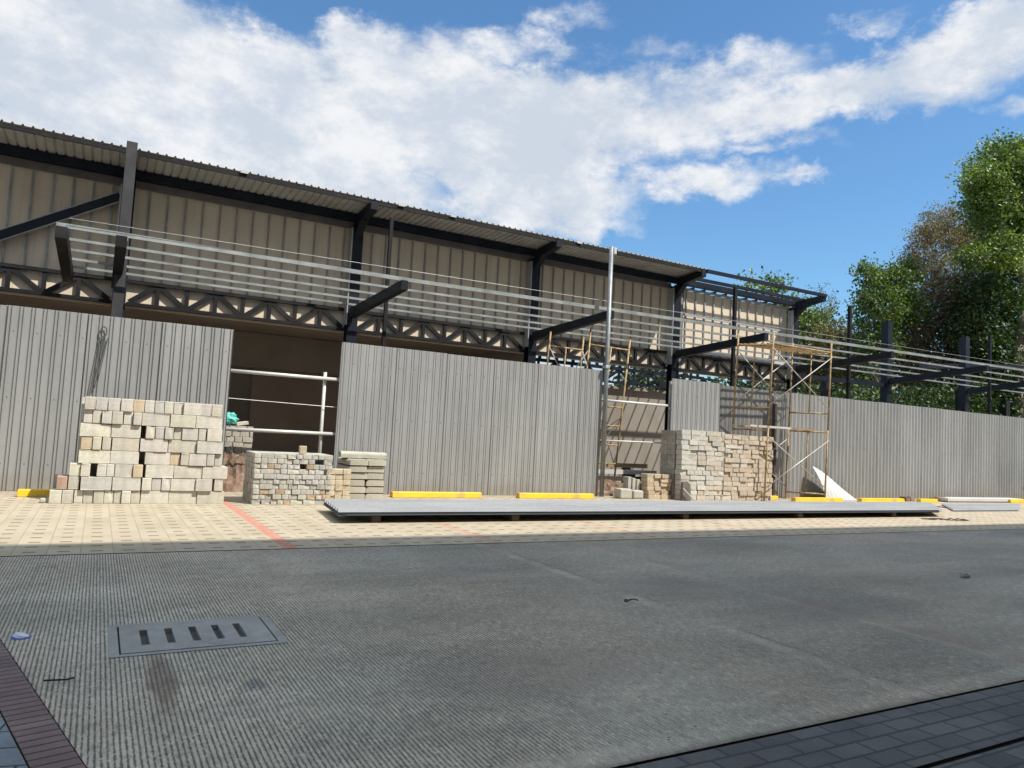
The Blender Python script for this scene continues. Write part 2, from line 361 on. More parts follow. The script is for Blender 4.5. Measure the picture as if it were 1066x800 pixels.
# ------------------------------------------------------------------ ground
def sheet(name, polys, z, m, thick=0.0):
    mb = MB()
    for p in polys: mb.add([(a,b,z) for a,b in p], [tuple(range(len(p)))])
    return tag(mb.build(name, m), kind='structure')
sheet('ground', [[(-400,-400),(400,-400),(400,400),(-400,400)]], -.03, M['dirt'])
kx = lambda y: -.39 - .2335*(y-5.2)            # left edge of the concrete street
Y0, Y1 = 2.47, 8.04
hx0, hx1, hy0, hy1 = .205, 1.065, 4.655, 5.265     # opening for the drain cover
sheet('road', [[(kx(Y0),Y0),(hx0,Y0),(hx0,Y1),(kx(Y1),Y1)], [(hx0,Y0),(hx1,Y0),(hx1,hy0),(hx0,hy0)], [(hx0,hy1),(hx1,hy1),(hx1,Y1),(hx0,Y1)],
               [(hx1,Y0),(90,Y0),(90,Y1),(hx1,Y1)]], 0, M['road'])
sheet('pavement', [[(-14,Y1+.012),(90,Y1+.012),(90,14.62),(-14,14.62)]], .004, M['pavers'])
w = .17
sheet('kerb_strip', [[(kx(-1.)-w,-1.),(kx(-1.)-.008,-1.),(kx(Y1)-.008,Y1),(kx(Y1)-w,Y1)]], .006, M['redpave'])
sheet('side_pavement', [[(-14,-1.),(kx(-1.)-w-.006,-1.),(kx(Y1)-w-.006,Y1),(-14,Y1)]], .004, M['bluepave'])
sheet('forecourt', [[(kx(-1.),-1.),(90,-1.),(90,1.93),(kx(1.93),1.93)], [(kx(1.96),1.96),(90,1.96),(90,Y0-.03),(kx(Y0-.03),Y0-.03)]], .004, M['greypave'])

# drain cover: slotted slab over a dark pit
d = empty('drain_cover', (.635, 4.96, 0), 'grey concrete drain cover with five slots set in the grooved road', 'drain cover')
mb = MB(); L0, L1, B0, B1 = .215, 1.055, 4.665, 5.255
xs = [L0]; 
for f in (.155,.32,.485,.645,.80): xs += [L0+(L1-L0)*f-.022, L0+(L1-L0)*f+.022]
xs.append(L1)
for i in range(0, 12, 2): mb.box(xs[i], xs[i+1], B0, B1, -.07, .006)
for i in range(1, 11, 2):
    mb.box(xs[i], xs[i+1], B0, B0+.14, -.07, .006); mb.box(xs[i], xs[i+1], B1-.12, B1, -.07, .006)
mb.build('slab', M['conc'], d)
mb = MB()
for a,b,c,e in ((hx0-.05,hx1+.05,hy0-.045,hy0),(hx0-.05,hx1+.05,hy1,hy1+.045),(hx0-.05,hx0,hy0,hy1),(hx1,hx1+.05,hy0,hy1)):
    mb.add([(a,c,.004),(b,c,.004),(b,e,.004),(a,e,.004)], [(0,1,2,3)])
mb.build('surround', M['conc'], d)
mb = MB().box(hx0,hx1,hy0,hy1,-.029,-.024); mb.build('pit', M['pit'], d)
# litter
t = empty('bottle_cap', (-.29,5.19,0), 'crushed white and blue plastic lid lying by the brown kerb strip', 'litter')
mb = MB().tube((-.29,5.19,.002),(-.285,5.19,.018),.045,14,.037); mb.build('lid', M['capw'], t, smooth=False)
mb = MB().tube((-.29,5.19,.001),(-.29,5.19,.007),.054,14,.050); mb.build('rim', M['blue'], t)
mb = MB().bar((-.13,4.30,.012),(-.03,4.28,.012),.005,.008).bar((-.03,4.28,.012),(.0,4.30,.012),.005,.008)
tag(mb.build('stick', M['darkwood'], org=(-.07,4.29,0)), 'thin dark stick lying on the grooves near the kerb strip', 'stick')
mb = MB()
pts = [(3.93+.05*math.cos(i*.9)+i*.012, 4.95+.03*math.sin(i*1.3), .008) for i in range(9)]
for a, b in zip(pts, pts[1:]): mb.tube(a, b, .005, 6)
tag(mb.build('wire_scrap', M['darkwood'], org=(3.98,4.95,0)), 'small curl of dark wire lying in the middle of the road', 'wire')
mb = MB().box(8.6,8.72,4.80,4.85,.002,.035).box(8.63,8.70,4.81,4.88,.036,.05)
tag(mb.build('concrete_crumb', M['conc'], org=(8.65,4.83,0), bevel=.008), 'small pale lump lying alone on the far right of the road', 'debris')
mb = MB(); q = (15.6,9.62,.02)
for i in range(12):
    n = (q[0]+.1, q[1]-.01+R.uniform(-.05,.05), .015+R.uniform(0,.03)); mb.tube(q, n, .013, 6); mb.tube(n, (n[0]+.05, n[1]-.12, .006), .008, 5); q = n
tag(mb.build('twig', M['darkwood'], org=(16.1,9.6,0)), 'dark forked twig lying on the sunny pavers at right', 'twig')

# ------------------------------------------------------------------ hoarding
def corr(mb, x0, x1, y, z0, z1, per=.163, d=.02):
    """profiled sheet facing -y with two narrow grooves per period"""
    pr = [(0,0),(.010,d),(.018,d),(.028,0),(.050,0),(.060,d),(.068,d),(.078,0)]
    pts = []; n = int((x1-x0)/per)+1
    for i in range(n):
        for a,b in pr:
            x = x0+i*per+a
            if x <= x1: pts.append((x, y+b))
    pts.append((x1, y))
    k = len(pts)
    mb.add([(a,b,z0) for a,b in pts]+[(a,b,z1) for a,b in pts], [(i,i+1,i+1+k,i+k) for i in range(k-1)])
def hoarding(x0, x1, y, label, m='sheet', ztop=3.0, z0=.01, seam=1.14, dd=.011):
    t = empty('hoarding', ((x0+x1)/2, y, 0), label, 'hoarding', 'runs of grey hoarding closing off the site')
    x = x0; k = 0
    while x < x1-.05:
        xe = min(x1, x+seam) if x1-(x+seam) > .4 else x1
        mb = MB(); corr(mb, x, xe+.012, y+(.003 if k%2 else 0), z0, ztop+R.uniform(-.008,.006), d=dd); p_ = mb.build('sheet_panel', M[m], t); q_ = R.uniform(.90,1.07); p_.color = (q_,q_,q_*R.uniform(.98,1.),1)
        x = xe; k += 1
    for z in (.45, 1.17, 2.24):
        MB().bar((x0,y+.055,z),(x1,y+.055,z),.05,.05).build('rail', M['rail'], t)
    n = max(1, round((x1-x0)/2.4))
    for i in range(n+1):
        xx = x0+.06+(x1-x0-.12)*i/n
        MB().box(xx-.03,xx+.03,y+.082,y+.142,-.02,ztop-.06).build('post', M['galvdull'], t)
    return t
hoarding(-6.0, 2.04, 14.36, 'grey corrugated hoarding behind the tall block stack, left of the open gap', dd=.022)
hoarding(4.09, 10.46, 14.36, 'wide grey corrugated hoarding between the open gap and the galvanised pole')
hoarding(12.64, 14.30, 14.36, 'short grey corrugated hoarding behind the tan brick stack')
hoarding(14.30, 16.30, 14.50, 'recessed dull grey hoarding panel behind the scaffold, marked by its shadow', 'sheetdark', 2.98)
hoarding(16.36, 40.0, 14.36, 'long grey corrugated hoarding running to the right from the scaffold', 'sheet', 2.97)
tag(MB().box(16.29,16.37,14.24,14.34,0,2.6).build('timber_post', M['darkwood'], org=(16.33,14.3,0)), 'dark square timber post at the hoarding seam behind the scaffold', 'post')
# pipe barriers across the gaps
t = empty('pipe_barrier', (3.1,14.45,0), 'pale pipe rails with an upright across the dark open gap', 'barrier')
MB().tube((2.05,14.45,2.25),(4.1,14.45,2.25),.035).build('rail', M['rail'], t, smooth=True)
MB().tube((2.05,14.45,1.17),(4.1,14.45,1.17),.035).build('rail', M['rail'], t, smooth=True)
MB().tube((2.05,14.45,1.74),(4.1,14.45,1.70),.006,6).build('wire', M['rail'], t)
MB().tube((3.84,14.52,0),(3.84,14.52,2.38),.033).build('upright', M['rail'], t, smooth=True)
t = empty('pipe_barrier', (11.5,14.45,0), 'two pale pipe rails across the gap in front of the brown wall', 'barrier')
MB().tube((10.46,14.45,2.30),(12.66,14.45,2.30),.03).build('rail', M['rail'], t, smooth=True)
MB().tube((10.46,14.45,1.33),(12.66,14.45,1.35),.018).build('rail', M['rail'], t, smooth=True)
t = empty('galvanised_pole', (10.53,14.28,0), 'tall galvanised steel pole rising above the hoarding end', 'pole')
MB().tube((10.53,14.28,0),(10.50,14.28,6.02),.052,14).build('shaft', M['pole'], t, smooth=True)
MB().box(10.54,10.62,14.22,14.34,5.84,6.0).build('bracket', M['white'], t, bevel=.01)
MB().box(10.44,10.56,14.21,14.35,3.05,3.12).build('clamp', M['galvdull'], t, bevel=.008)
# cables hanging over the left hoarding
mb = MB(); top = (-.05,14.33,2.66)
for k in range(4):
    a = (-.09+.04*k, 14.33, 2.62); b = (-.17+.035*k, 14.31, 1.55+.1*k); mb.tube(a, b, .008, 6)
for k in range(7):
    a = 2*math.pi*k/7; mb.tube((-.04+.05*math.cos(a),14.325,2.72+.09*math.sin(a)), (-.04+.05*math.cos(a+.9),14.325,2.72+.09*math.sin(a+.9)), .01, 6)
tag(mb.build('cable', M['pit'], org=(-.1,14.33,1.5)), 'coil of black cable hanging on the left hoarding above the blocks', 'cable')

# ------------------------------------------------------------------ the building under construction
B = empty('steel_framed_building', (8, 18.3, 0), 'long commercial building under construction with dark steel frame, truss and corrugated roof', 'building')
S = M['steel']
COLX = [-10.6, -5.2, .18, 5.4, 10.72, 16.1, 21.75]
ZT = 6.5
for x in COLX:
    c = MB().box(x-.13,x+.13,18.17,18.21,0,ZT).box(x-.13,x+.13,18.39,18.43,0,ZT).box(x-.02,x+.02,18.212,18.388,0,ZT).build('column', S, B)
    MB().box(x-.165,x-.135,18.18,18.42,3.9,ZT-.1).build('edge_angle', M['galvdull'], c)
    # roof bracket reaching out to the eaves
    mb = MB().prism([(18.16,6.18),(18.16,6.72),(17.0,6.80),(17.0,6.60),(17.75,6.50)], x-.09, x+.09)
    mb.build('roof_bracket', S, B)
# long beams on the column line
MB().box(-11,21.9,18.215,18.385,6.58,6.76).build('roof_beam', S, B)
MB().box(-11,16.0,18.39,18.44,6.42,6.578).build('head_trim', M['trim'], B)
MB().box(16.3,21.6,18.385,18.435,6.46,6.52).build('head_trim', M['white'], B)
MB().box(16.3,21.9,17.88,17.96,6.70,6.80).build('roof_purlin', S, B)
# trusses, one per bay
def truss(x0, x1, y, zb, zt, m, step=.63):
    t = MB().box(x0,x1,y-.05,y+.05,zt-.075,zt).build('truss', m, B)
    MB().box(x0,x1,y-.055,y+.055,zb,zb+.075).build('bottom_chord', m, t)
    n = max(2, 2*round((x1-x0)/step/2)); st = (x1-x0)/n
    for i in range(n+1):
        x = x0+st*i
        if 0 < i < n: MB().bar((x,y,zb+.077),(x,y,zt-.077),.085,.06,(0,1,0)).build('web_member', m, t)
        if i < n:
            a, b = ((x+.05,zb+.085),(x+st-.04,zt-.085)) if i%2 == 0 else ((x+.04,zt-.085),(x+st-.05,zb+.085))
            MB().bar((a[0],y,a[1]),(b[0],y,b[1]),.10,.055,(0,1,0)).build('web_member', m, t)
    return t
for a, b in zip(COLX[1:], COLX[2:]): truss(a+.15, b-.15, 18.437, 3.76, 4.34, M['truss'])
truss(12.0, 22.0, 22.3, 3.50, 4.08, S, .7)
# upper wall: boards on galvanised studs
w0 = MB().box(-11,16.0,18.50,18.56,3.72,6.50).build('upper_wall', M['cream'], B)
MB().box(16.62,21.62,18.50,18.56,3.72,6.46).build('upper_wall', M['cream'], B)
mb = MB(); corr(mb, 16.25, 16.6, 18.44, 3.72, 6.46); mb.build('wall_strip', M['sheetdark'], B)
x = -5.0; k = 0
while x < 21.5:
    if all(abs(x-c) > .2 for c in COLX) and not 16.1 < x < 16.6:
        left = x < .1
        MB().box(x-(.018 if left or x > 16 else .020),x+(.018 if left or x > 16 else .020),18.457,18.498,4.36,6.40 if x < 16 else 6.455).build('stud', M['galv'] if left else M['studdull'] if x < 16 else M['galvdull'], B)
    x += .375 if x < 16.5 else .41
MB().box(16.65,21.5,18.405,18.441,5.60,5.66).build('girt', M['galvdull'], B)
MB().box(16.3,21.6,18.40,18.46,4.40,4.52).build('sill_flashing', M['white'], B)
# diagonal brace in the left bay
br = MB().bar((-4.1,18.30,3.65),(.03,18.30,6.13),.16,.12,(0,1,0)).build('diagonal_brace', S, B)
MB().bar((-4.14,18.30,3.74),(-.01,18.30,6.22),.014,.125,(0,1,0)).build('edge_angle', M['galvdull'], br)
MB().bar((-4.06,18.30,3.56),(.07,18.30,6.04),.014,.125,(0,1,0)).build('edge_angle', M['galvdull'], br)
# roof sheeting with ribs, running from the eaves backwards
def roof(x0, x1, ya, yb, za, zb):
    mb = MB(); per = .17; pr = [(0,0),(.05,0),(.065,.034),(.09,.034),(.105,0)]; pts = []
    n = int((x1-x0)/per)
    for i in range(n):
        for a,b in pr: pts.append((x0+i*per+a, b))
    pts.append((x1,0)); k = len(pts)
    mb.add([(a,ya,za+b) for a,b in pts]+[(a,yb,zb+b) for a,b in pts], [(i,i+1,i+1+k,i+k) for i in range(k-1)])
    mb.add([(a,ya,za+b-.012) for a,b in pts]+[(a,yb,zb+b-.012) for a,b in pts], [(i+k,i+1+k,i+1,i) for i in range(k-1)])
    mb.add([(a,ya,za+b) for a,b in pts]+[(a,ya,za+b-.012) for a,b in pts], [(i+k,i+1+k,i+1,i) for i in range(k-1)])
    return mb.build('roof', M['roofm'], B)
rf = roof(-11, 16.35, 17.0, 24.4, 6.85, 6.55)
MB().box(-11,16.3,17.02,17.06,6.73,6.81).build('eaves_angle', M['truss'], rf)
for x in (2.3, 7.4, 6.0, 11.3): MB().box(x,x+.16,16.98,16.995,6.81,6.87).build('eaves_clip', M['white'], rf)
MB().box(16.2,21.83,16.96,17.06,6.74,6.84).build('eaves_tube', S, B)
# rafters over the roofless bay
for i in range(13):
    x = 16.7+i*.5
    MB().box(x-.014,x+.014,18.6,23.4,6.58,6.66).build('rafter', S, B)
for y in (19.6, 22.6): MB().box(16.4,23.2,y-.05,y+.05,6.665,6.74).build('roof_purlin', S, B)
# rooms behind the truss
MB().box(-11,10.7,23.6,23.75,0,6.45).build('back_wall', M['inner'], B)
MB().box(4.0,10.6,23.5,23.595,0,3.1).build('wall_patch', M['inner2'], B)
MB().box(10.70,10.85,18.7,23.9,0,6.4).build('partition_wall', M['inner'], B)
MB().box(-11.15,-11,18.5,23.75,0,6.4).build('partition_wall', M['inner'], B)
MB().box(-10.9,10.65,18.6,23.55,3.92,4.0).build('ceiling', M['inner'], B)
MB().box(-10.9,10.6,22.2,22.35,2.9,3.9).build('bulkhead', M['inner'], B)
MB().box(12.0,24.2,22.5,22.65,0,3.42).build('rear_wall', M['plaster'], B)
for z in (4.10, 4.36): MB().box(12.0,21.5,22.48,22.55,z,z+.05).build('rear_rail', S, B)
for i in range(26): MB().box(12.1+i*.36,12.22+i*.36,22.49,22.54,4.152,4.358).build('rear_baluster', S, B)
# open canopy: cantilever beams and galvanised purlins
CB = [-.8, .10] + [5.35, 10.72, 16.1, 21.8, 27.2, 32.6, 38.0, 43.4]
def tipz(x): return 4.44 + .012*max(0, x-5)
def rootz(x): return 4.30 + .004*max(0, x-5)
for x in CB:
    tz, rz = tipz(x), rootz(x)
    w_ = .09 if x < 1 else .075
    a = MB().prism([(18.12,rz-.24),(18.12,rz),(14.45,tz),(14.45,tz-.20)], x-w_, x+w_).build('canopy_beam', M['truss'] if x < 1 else S, B)
    if x > 22:
        MB().box(x-.15,x+.15,18.15,18.45,0,6.66).build('canopy_column', S, B)
segs = list(zip(CB[:1]+CB[2:], CB[2:]))
for a, b in segs:
    for f in (0., .25, .48, .70, .90):
        y = 14.55+f*3.6
        za = rootz(a)+(tipz(a)-rootz(a))*(18.12-y)/3.67; zb = rootz(b)+(tipz(b)-rootz(b))*(18.12-y)/3.67
        MB().bar((a-.085,y,za+.040),(b-.087,y,zb+.040),  .045,(.082 if f == 0 else .05)).build('canopy_purlin', M['galv'], B)
for x in CB[1:]:
    for f in (0., .25, .48, .70, .90):
        y = 14.55+f*3.6; z = rootz(x)+(tipz(x)-rootz(x))*(18.12-y)/3.67
        MB().box(x+.092,x+.098,y-.035,y+.035,z-.06,z+.02).build('purlin_clip', M['white'], B)
MB().tube((-.7,14.46,tipz(0)+.16),(43,14.46,tipz(43)+.16),.004,6).build('guide_wire', M['galvdull'], B)
# second row of columns and a cross beam behind the right-hand canopy
for x, h in ((26.0,4.5),(35.6,4.6),(39.5,4.4)):
    MB().box(x-.17,x+.17,20.0,20.3,0,h).build('canopy_column', M['truss'], B)
MB().bar((32.8,20.5,5.55),(43,19.5,6.35),.16,.24).build('cross_beam', S, B)
MB().bar((22.0,18.3,4.05),(27.0,18.3,4.12),.14,.16).build('tie_beam', S, B)

# thin posts in front of the eaves
def thin_post(x, y, h, w_, label, m='truss'):
    tag(MB().box(x-w_/2,x+w_/2,y-w_/2,y+w_/2,0,h).build('steel_post', M[m], org=(x,y,0), bevel=.006), label, 'post', 'dark steel posts standing before the eaves')
thin_post(.15, 16.72, 6.86, .20, 'thick dusty steel post standing proud of the roof edge at left', 'postm')
thin_post(5.78, 16.8, 6.42, .085, 'thin dark post before the second canopy beam from the left')
thin_post(17.25, 16.8, 6.40, .10, 'thin dark post before the sunlit cream upper wall')
thin_post(22.85, 16.8, 6.55, .11, 'dark post standing alone against the sky right of the roof')
thin_post(31.75, 16.8, 6.50, .10, 'thin dark post under the far right canopy before the trees')

# building across the street whose shadow covers the road
t = empty('opposite_building', (10,-5,0), 'tall plain rendered building across the road that throws the big shadow', 'building')
MB().box(-45,75,-9,-1,-.02,17.0).build('wall', M['render'], t)
for k in range(5):
    for i in range(14):
        x = -30+i*7; f = MB().box(x,x+2.2,-1.0,-.94,1.2+k*3.1,2.9+k*3.1).build('window', M['white'], t)
        MB().box(x+.08,x+2.12,-.938,-.925,1.28+k*3.1,2.82+k*3.1).build('pane', M['glass'], f)
    if k == 4: break

# ------------------------------------------------------------------ block stack
_bm = {}
def unit(kind, w_, d_, h_, m, bev=.006):
    key = (kind, round(w_,2), round(d_,2), round(h_,3), R.randint(0,4))
    if key not in _bm:
        ww, hh = key[1], key[3]
        q = .004
        rr = random.Random(str(key))
        mb = MB()
        # chamfered box with slightly uneven faces
        a, b, c = ww/2, d_/2, hh
        e = min(bev, ww*.1)
        prof = [(-a+e,0),(a-e,0),(a,e),(a,c-e),(a-e,c),(-a+e,c),(-a,c-e),(-a,e)]
        n = len(prof)
        def ring(y, s): return [(px*s+rr.uniform(-q,q)*.4, y, (pz-c/2)*s+c/2) for px, pz in prof]
        rings = [ring(-b,1-2*e/max(ww,.05)), ring(-b+e,1), ring(b-e,1), ring(b,1-2*e/max(ww,.05))]
        for _ in range(1 if key[4] > 2 else 0):      # knocked corners
            i = rr.choice((0,1,2,3,4,5,6,7)); k_ = rr.uniform(.006,.013)
            for rg in rings[:2]:
                px, py_, pz = rg[i]; dx = -k_ if px > 0 else k_; dz = -k_ if pz > c/2 else k_
                rg[i] = (px+dx*.8, py_+(k_ if rg is rings[0] else 0), pz+dz*.8)
        vs = sum(rings, [])
        fs = [tuple(range(n)), tuple(range(4*n-1,3*n-1,-1))]
        for k in range(3):
            fs += [(k*n+i, k*n+i+n, k*n+(i+1)%n+n, k*n+(i+1)%n) for i in range(n)]
        mb.add(vs, fs)
        _bm[key] = mb.mesh(kind, m)
    return _bm[key]
def put_unit(kind, w_, d_, h_, m, loc, label, cat, group, col, rot=0., bev=.006):
    o = bpy.data.objects.new(kind, unit(kind, w_, d_, h_, m, bev)); C.objects.link(o)
    o.location = loc; o.rotation_euler.z = rot; o.color = c4(col)
    return tag(o, label, cat, group)
ROWS = {8:[(-.238,-.089),(-.089,.068),(.068,.236),(.236,.407),(.407,.558),(.558,.695),(.695,.831),(.831,.962),(.962,1.1),(1.1,1.363),(1.363,1.516),(1.516,1.672)],
7:[(-.236,-.117),(-.117,.003),(.003,.139),(.139,.284),(.293,.417),(.417,.534),(.534,.929),(.929,1.295),(1.295,1.689)],
6:[(-.266,.139),(.139,.536),(.605,.727),(.733,.862),(.862,.993),(.993,1.109),(1.109,1.343),(1.343,1.462),(1.469,1.697)],
5:[(-.236,-.087),(-.087,.033),(.033,.154),(.163,.526),(.542,.927),(.927,1.335),(1.335,1.72)],
4:[(-.256,.16),(.16,.541),(.62,.732),(.732,.975),(.975,1.116),(1.116,1.24),(1.24,1.493),(1.493,1.614),(1.614,1.735)],
3:[(-.351,-.205),(-.205,-.081),(-.003,.124),(.124,.23),(.23,.478),(.478,.614),(.642,1.039),(1.039,1.441),(1.441,1.821)],
2:[(-.495,-.359),(-.348,-.204),(-.196,.206),(.215,.604),(.61,.747),(.747,.879),(.879,1.009),(1.009,1.361),(1.361,1.603),(1.634,1.773)],
1:[(-.565,-.413),(-.413,-.268),(-.262,-.145),(-.145,-.011),(-.011,.124),(.124,.246),(.246,.353),(.353,.478),(.478,.603),(.61,.995),(.995,1.397),(1.397,1.799)]}
CH = .196
GB = 'concrete blocks in the tall stack before the left hoarding'
shift = .04
for r, row in ROWS.items():
    cn = 'bottom' if r == 1 else 'top' if r == 8 else ORD[r]
    for i, (a, b) in enumerate(row):
        col = (1,1,1); word = 'pale concrete block'
        k = R.uniform(.86, 1.1); col = (k, k*R.uniform(.96,1.0), k*R.uniform(.88,1.0))
        if (r, i) in ((5,0),(4,4),(3,5),(8,4)): col = (1.0,.83,.65); word = 'tan stained concrete block'
        if (r, i) == (2,0): col = (.72,.50,.42); word = 'reddish concrete block'
        if (r, i) in ((2,2),(8,1),(8,6)): col = (.86,.88,.9); word = 'greyer concrete block'
        fy = 12.50 + R.uniform(-.018,.02) + (R.choice((-.02,0,.015)))
        put_unit('concrete_block', b-a-.006, .39, CH-.005, M['block'], ((a+b)/2+shift, fy+.195, (r-1)*CH+.004), f'{word}, {ORD[i+1]} from the left in the {cn} course of the tall stack', 'block', GB, col, R.uniform(-.015,.015), .006)
# rear half of the stack, out of sight, so that it is as deep as it is
mb = MB()
for r in range(8):
    x = (-.5 if r < 2 else -.24)
    while x < 1.6:
        mb.box(x+.003, x+.387, 12.93, 13.11, r*CH+.004, r*CH+CH-.002); x += .39
tag(mb.build('block_backing', M['block'], org=(.7,13.0,0)), 'rear row of concrete blocks behind the tall stack front', 'blocks', GB, 'stuff')
mb = MB().box(-.64,-.56,12.55,12.66,.004,.07)
tag(mb.build('block_fragment', M['kerb'], org=(-.6,12.6,0), bevel=.02), 'broken white block fragment at the lower left end of the tall stack', 'rubble')

# ------------------------------------------------------------------ brick stacks
def brick_face(x0, x1, yf, z0, rows, rh, widths, label, group, colf, depth=.2, rot_y=0., kind='brick', skip=(), jit=.012):
    for r in range(rows):
        x = x0 + R.uniform(0,.01); i = 0
        mode = R.random()
        while x < x1-.04:
            w_ = R.choice(widths) if mode < .75 else widths[0]
            w_ = min(w_, x1-x)
            if x1-(x+w_) < .05: w_ = x1-x
            i += 1
            if (r, i) not in skip and i <= 20:
                cn = 'bottom' if r == 0 else 'top' if r == rows-1 else ORD[r+1]
                put_unit(kind, w_-.006, depth, rh-.004, M['brick'], (x+w_/2, yf+depth/2+R.uniform(-jit,jit)+(R.random() < .12)*.02+rot_y*(x-x0), z0+r*rh), label.format(i=ORD[i], c=cn), 'brick', group, colf(x, r, (x-x0)/(x1-x0)), R.uniform(-.03,.03), .006)
            x += w_
def grey(x, r, f):
    k = R.uniform(.38,.52)
    if R.random() < .06: return (k*.95,k*.70,k*.48)
    return (k, k*.955, k*R.uniform(.78,.88))
brick_face(2.24, 3.52, 12.40, .004, 10, .083, (.105,.105,.205,.15), 'small grey brick, {i} from left, {c} course of the low stack by the gap', 'grey bricks in the low stack by the gap', grey, .2, skip=((6,9),(7,8),(8,9),(5,10)))
mb = MB()
for r in range(10):
    for j in range(5):
        for i in range(7):
            if i < 6 and 0 < j < 4 and 1 < r < 8 and i > 0: continue
            x0 = 2.245+i*.183; y0 = 12.63+j*.125
            mb.box(x0+R.uniform(-.006,.006), x0+.178, y0, y0+.12+R.uniform(-.006,.003), .004+r*.083, .004+r*.083+.079)
tag(mb.build('brick_core', M['mass_grey'], org=(2.9,12.9,0)), 'rest of the low grey brick stack behind its front row', 'bricks', 'grey bricks in the low stack by the gap', 'stuff')
put_unit('brick', .11, .1, .13, M['brick'], (3.02,12.5,.838), 'single tan brick standing on top of the low grey stack', 'brick', None, (.50,.40,.28))
brick_face(3.60, 4.02, 12.95, .004, 6, .095, (.135,.14), 'small buff brick, {i} from left, {c} course of the narrow pile by the kerbstones', 'buff bricks in the narrow pile beside the kerbstones', lambda x,r,f: tuple(k_*c for k_ in (R.uniform(.9,1.1),) for c in (.52,.44,.31)), .2)
def tan(x, r, f):
    k = R.uniform(.85,1.1)
    p = min(1, max(0, f*1.8-.15 + R.uniform(-.6,.6)))
    a = (.52,.50,.44); b = (.49,.405,.305)
    return tuple(k*(a[i]*(1-p)+b[i]*p) for i in range(3))
brick_face(12.30, 13.72, 13.55, .004, 14, .121, (.27,.30,.24,.2), 'pale brick, {i} from left, {c} course in the left half of the big stack', 'bricks in the big stack beside the scaffold', lambda x,r,f: tan(x,r,f*.45), .2, jit=.02)
brick_face(13.74, 15.48, 13.56, .004, 14, .118, (.27,.30,.24,.2), 'tan brick, {i} from left, {c} course in the right half of the big stack', 'bricks in the big stack beside the scaffold', lambda x,r,f: tan(x,r,.5+f*.5), .2, jit=.024)
mb = MB()
for r in range(14):
    for j in range(2):
        x = 12.30; y0 = 13.79+j*.26
        while x < 15.3:
            if not (.5 < x-12.30 < 2.9 and j == 0 and r < 13): mb.box(x+R.uniform(0,.01), x+.265, y0, y0+.25, .004+r*.119, .004+r*.119+.114)
            x += .27
tag(mb.build('brick_core', M['mass_tan'], org=(13.9,13.9,0)), 'rest of the big brick stack behind its front row', 'bricks', 'bricks in the big stack beside the scaffold', 'stuff')

# kerbstones
def kerb_mesh(l, w_, h_):
    mb = MB(); e = .045
    pr = [(0,0),(w_,0),(w_,h_)] 
    pr = [(-w_/2,0),(w_/2,0),(w_/2,h_-.012),(w_/2-.02,h_),(-w_/2+e,h_),(-w_/2+.015,h_-.018),(-w_/2,h_-e)]
    mb.prism(pr, -l/2, l/2, 'y')
    return mb.mesh('kerbstone', M['kerb'])
km = kerb_mesh(.85, .335, .108)
for r in range(6):
    for i in range(2):
        o = bpy.data.objects.new('kerbstone', km); C.objects.link(o)
        o.location = (4.23+.345*i+R.uniform(-.012,.012), 13.25+.425+R.uniform(-.03,.03), .004+r*.126); o.rotation_euler.z = R.uniform(-.02,.02)
        k = R.uniform(.85,1.05); o.color = (k,k*.98,k*.92,1)
        cn = 'bottom' if r == 0 else 'fifth' if r == 4 else 'sixth' if r == 5 else ORD[r+1]
        tag(o, f'grey concrete kerbstone in the {"left" if i == 0 else "right"} column, {cn} layer from the ground', 'kerbstone', 'kerbstones stacked before the wide hoarding')
o = bpy.data.objects.new('kerbstone', km); C.objects.link(o); o.location = (4.42,13.62,.004+6*.126); o.rotation_euler.z = rad(82); o.color = (1.05,1.04,.98,1)
tag(o, 'pale kerbstone lying crosswise on top of the kerbstone stack', 'kerbstone', 'kerbstones stacked before the wide hoarding')
mb = MB()
for r in range(5): mb.box(4.08,4.14,13.3,14.1,.113+r*.126,.126+r*.126); mb.box(4.70,4.76,13.3,14.1,.113+r*.126,.126+r*.126)
tag(mb.build('spacer_batten', M['darkwood'], org=(4.4,13.6,0)), 'thin dark battens between the layers of the kerbstone stack', 'battens', kind='stuff')

# pile behind the left gap
def heap(name, cx, cy, rx, ry, h, m, label, seed, n=26):
    rr = random.Random(seed); mb = MB(); vs = []; fs = []
    for j in range(n+1):
        for i in range(n+1):
            u = i/n*2-1; v = j/n*2-1; q = max(0, 1-u*u)*max(0, 1-v*v)
            z = h*q**.8*(.75+.5*rr.random()) if q > 0 else 0
            vs.append((cx+rx*u+rr.uniform(-.02,.02), cy+ry*v+rr.uniform(-.02,.02), z))
    for j in range(n):
        for i in range(n): a = j*(n+1)+i; fs.append((a,a+1,a+n+2,a+n+1))
    mb.add(vs, fs)
    return tag(mb.build(name, m, org=(cx,cy,-.03)), label, 'rubble heap', kind=None)
heap('rubble_heap', 2.35, 15.1, .75, .5, .62, M['rubble'], 'brown rubble heap in the left gap beneath the small brick pile', 3)
mb = MB().box(2.0,2.75,14.75,14.95,.02,.09).box(2.05,2.5,14.72,14.9,.17,.22)
tag(mb.build('plank', M['kerb'], org=(2.4,14.85,0)), 'pale planks at the foot of the brown rubble heap in the gap', 'planks')
tag(MB().box(1.55,2.72,15.35,16.05,.0,.60).build('support_plinth', M['rubble'], org=(2.1,15.7,0), bevel=.03), 'earth bank carrying the small brick pile in the left gap', 'earth bank')
brick_face(1.75, 2.70, 15.3, .60, 6, .105, (.15,.2,.18), 'grey brick, {i} from left, {c} course of the pile inside the left gap', 'bricks piled inside the left gap', lambda x,r,f: tuple(k_*c for k_ in (R.uniform(.8,1.05),) for c in (.46,.42,.35)), .3)
mb = MB(); vs = []; fs = []; n = 14
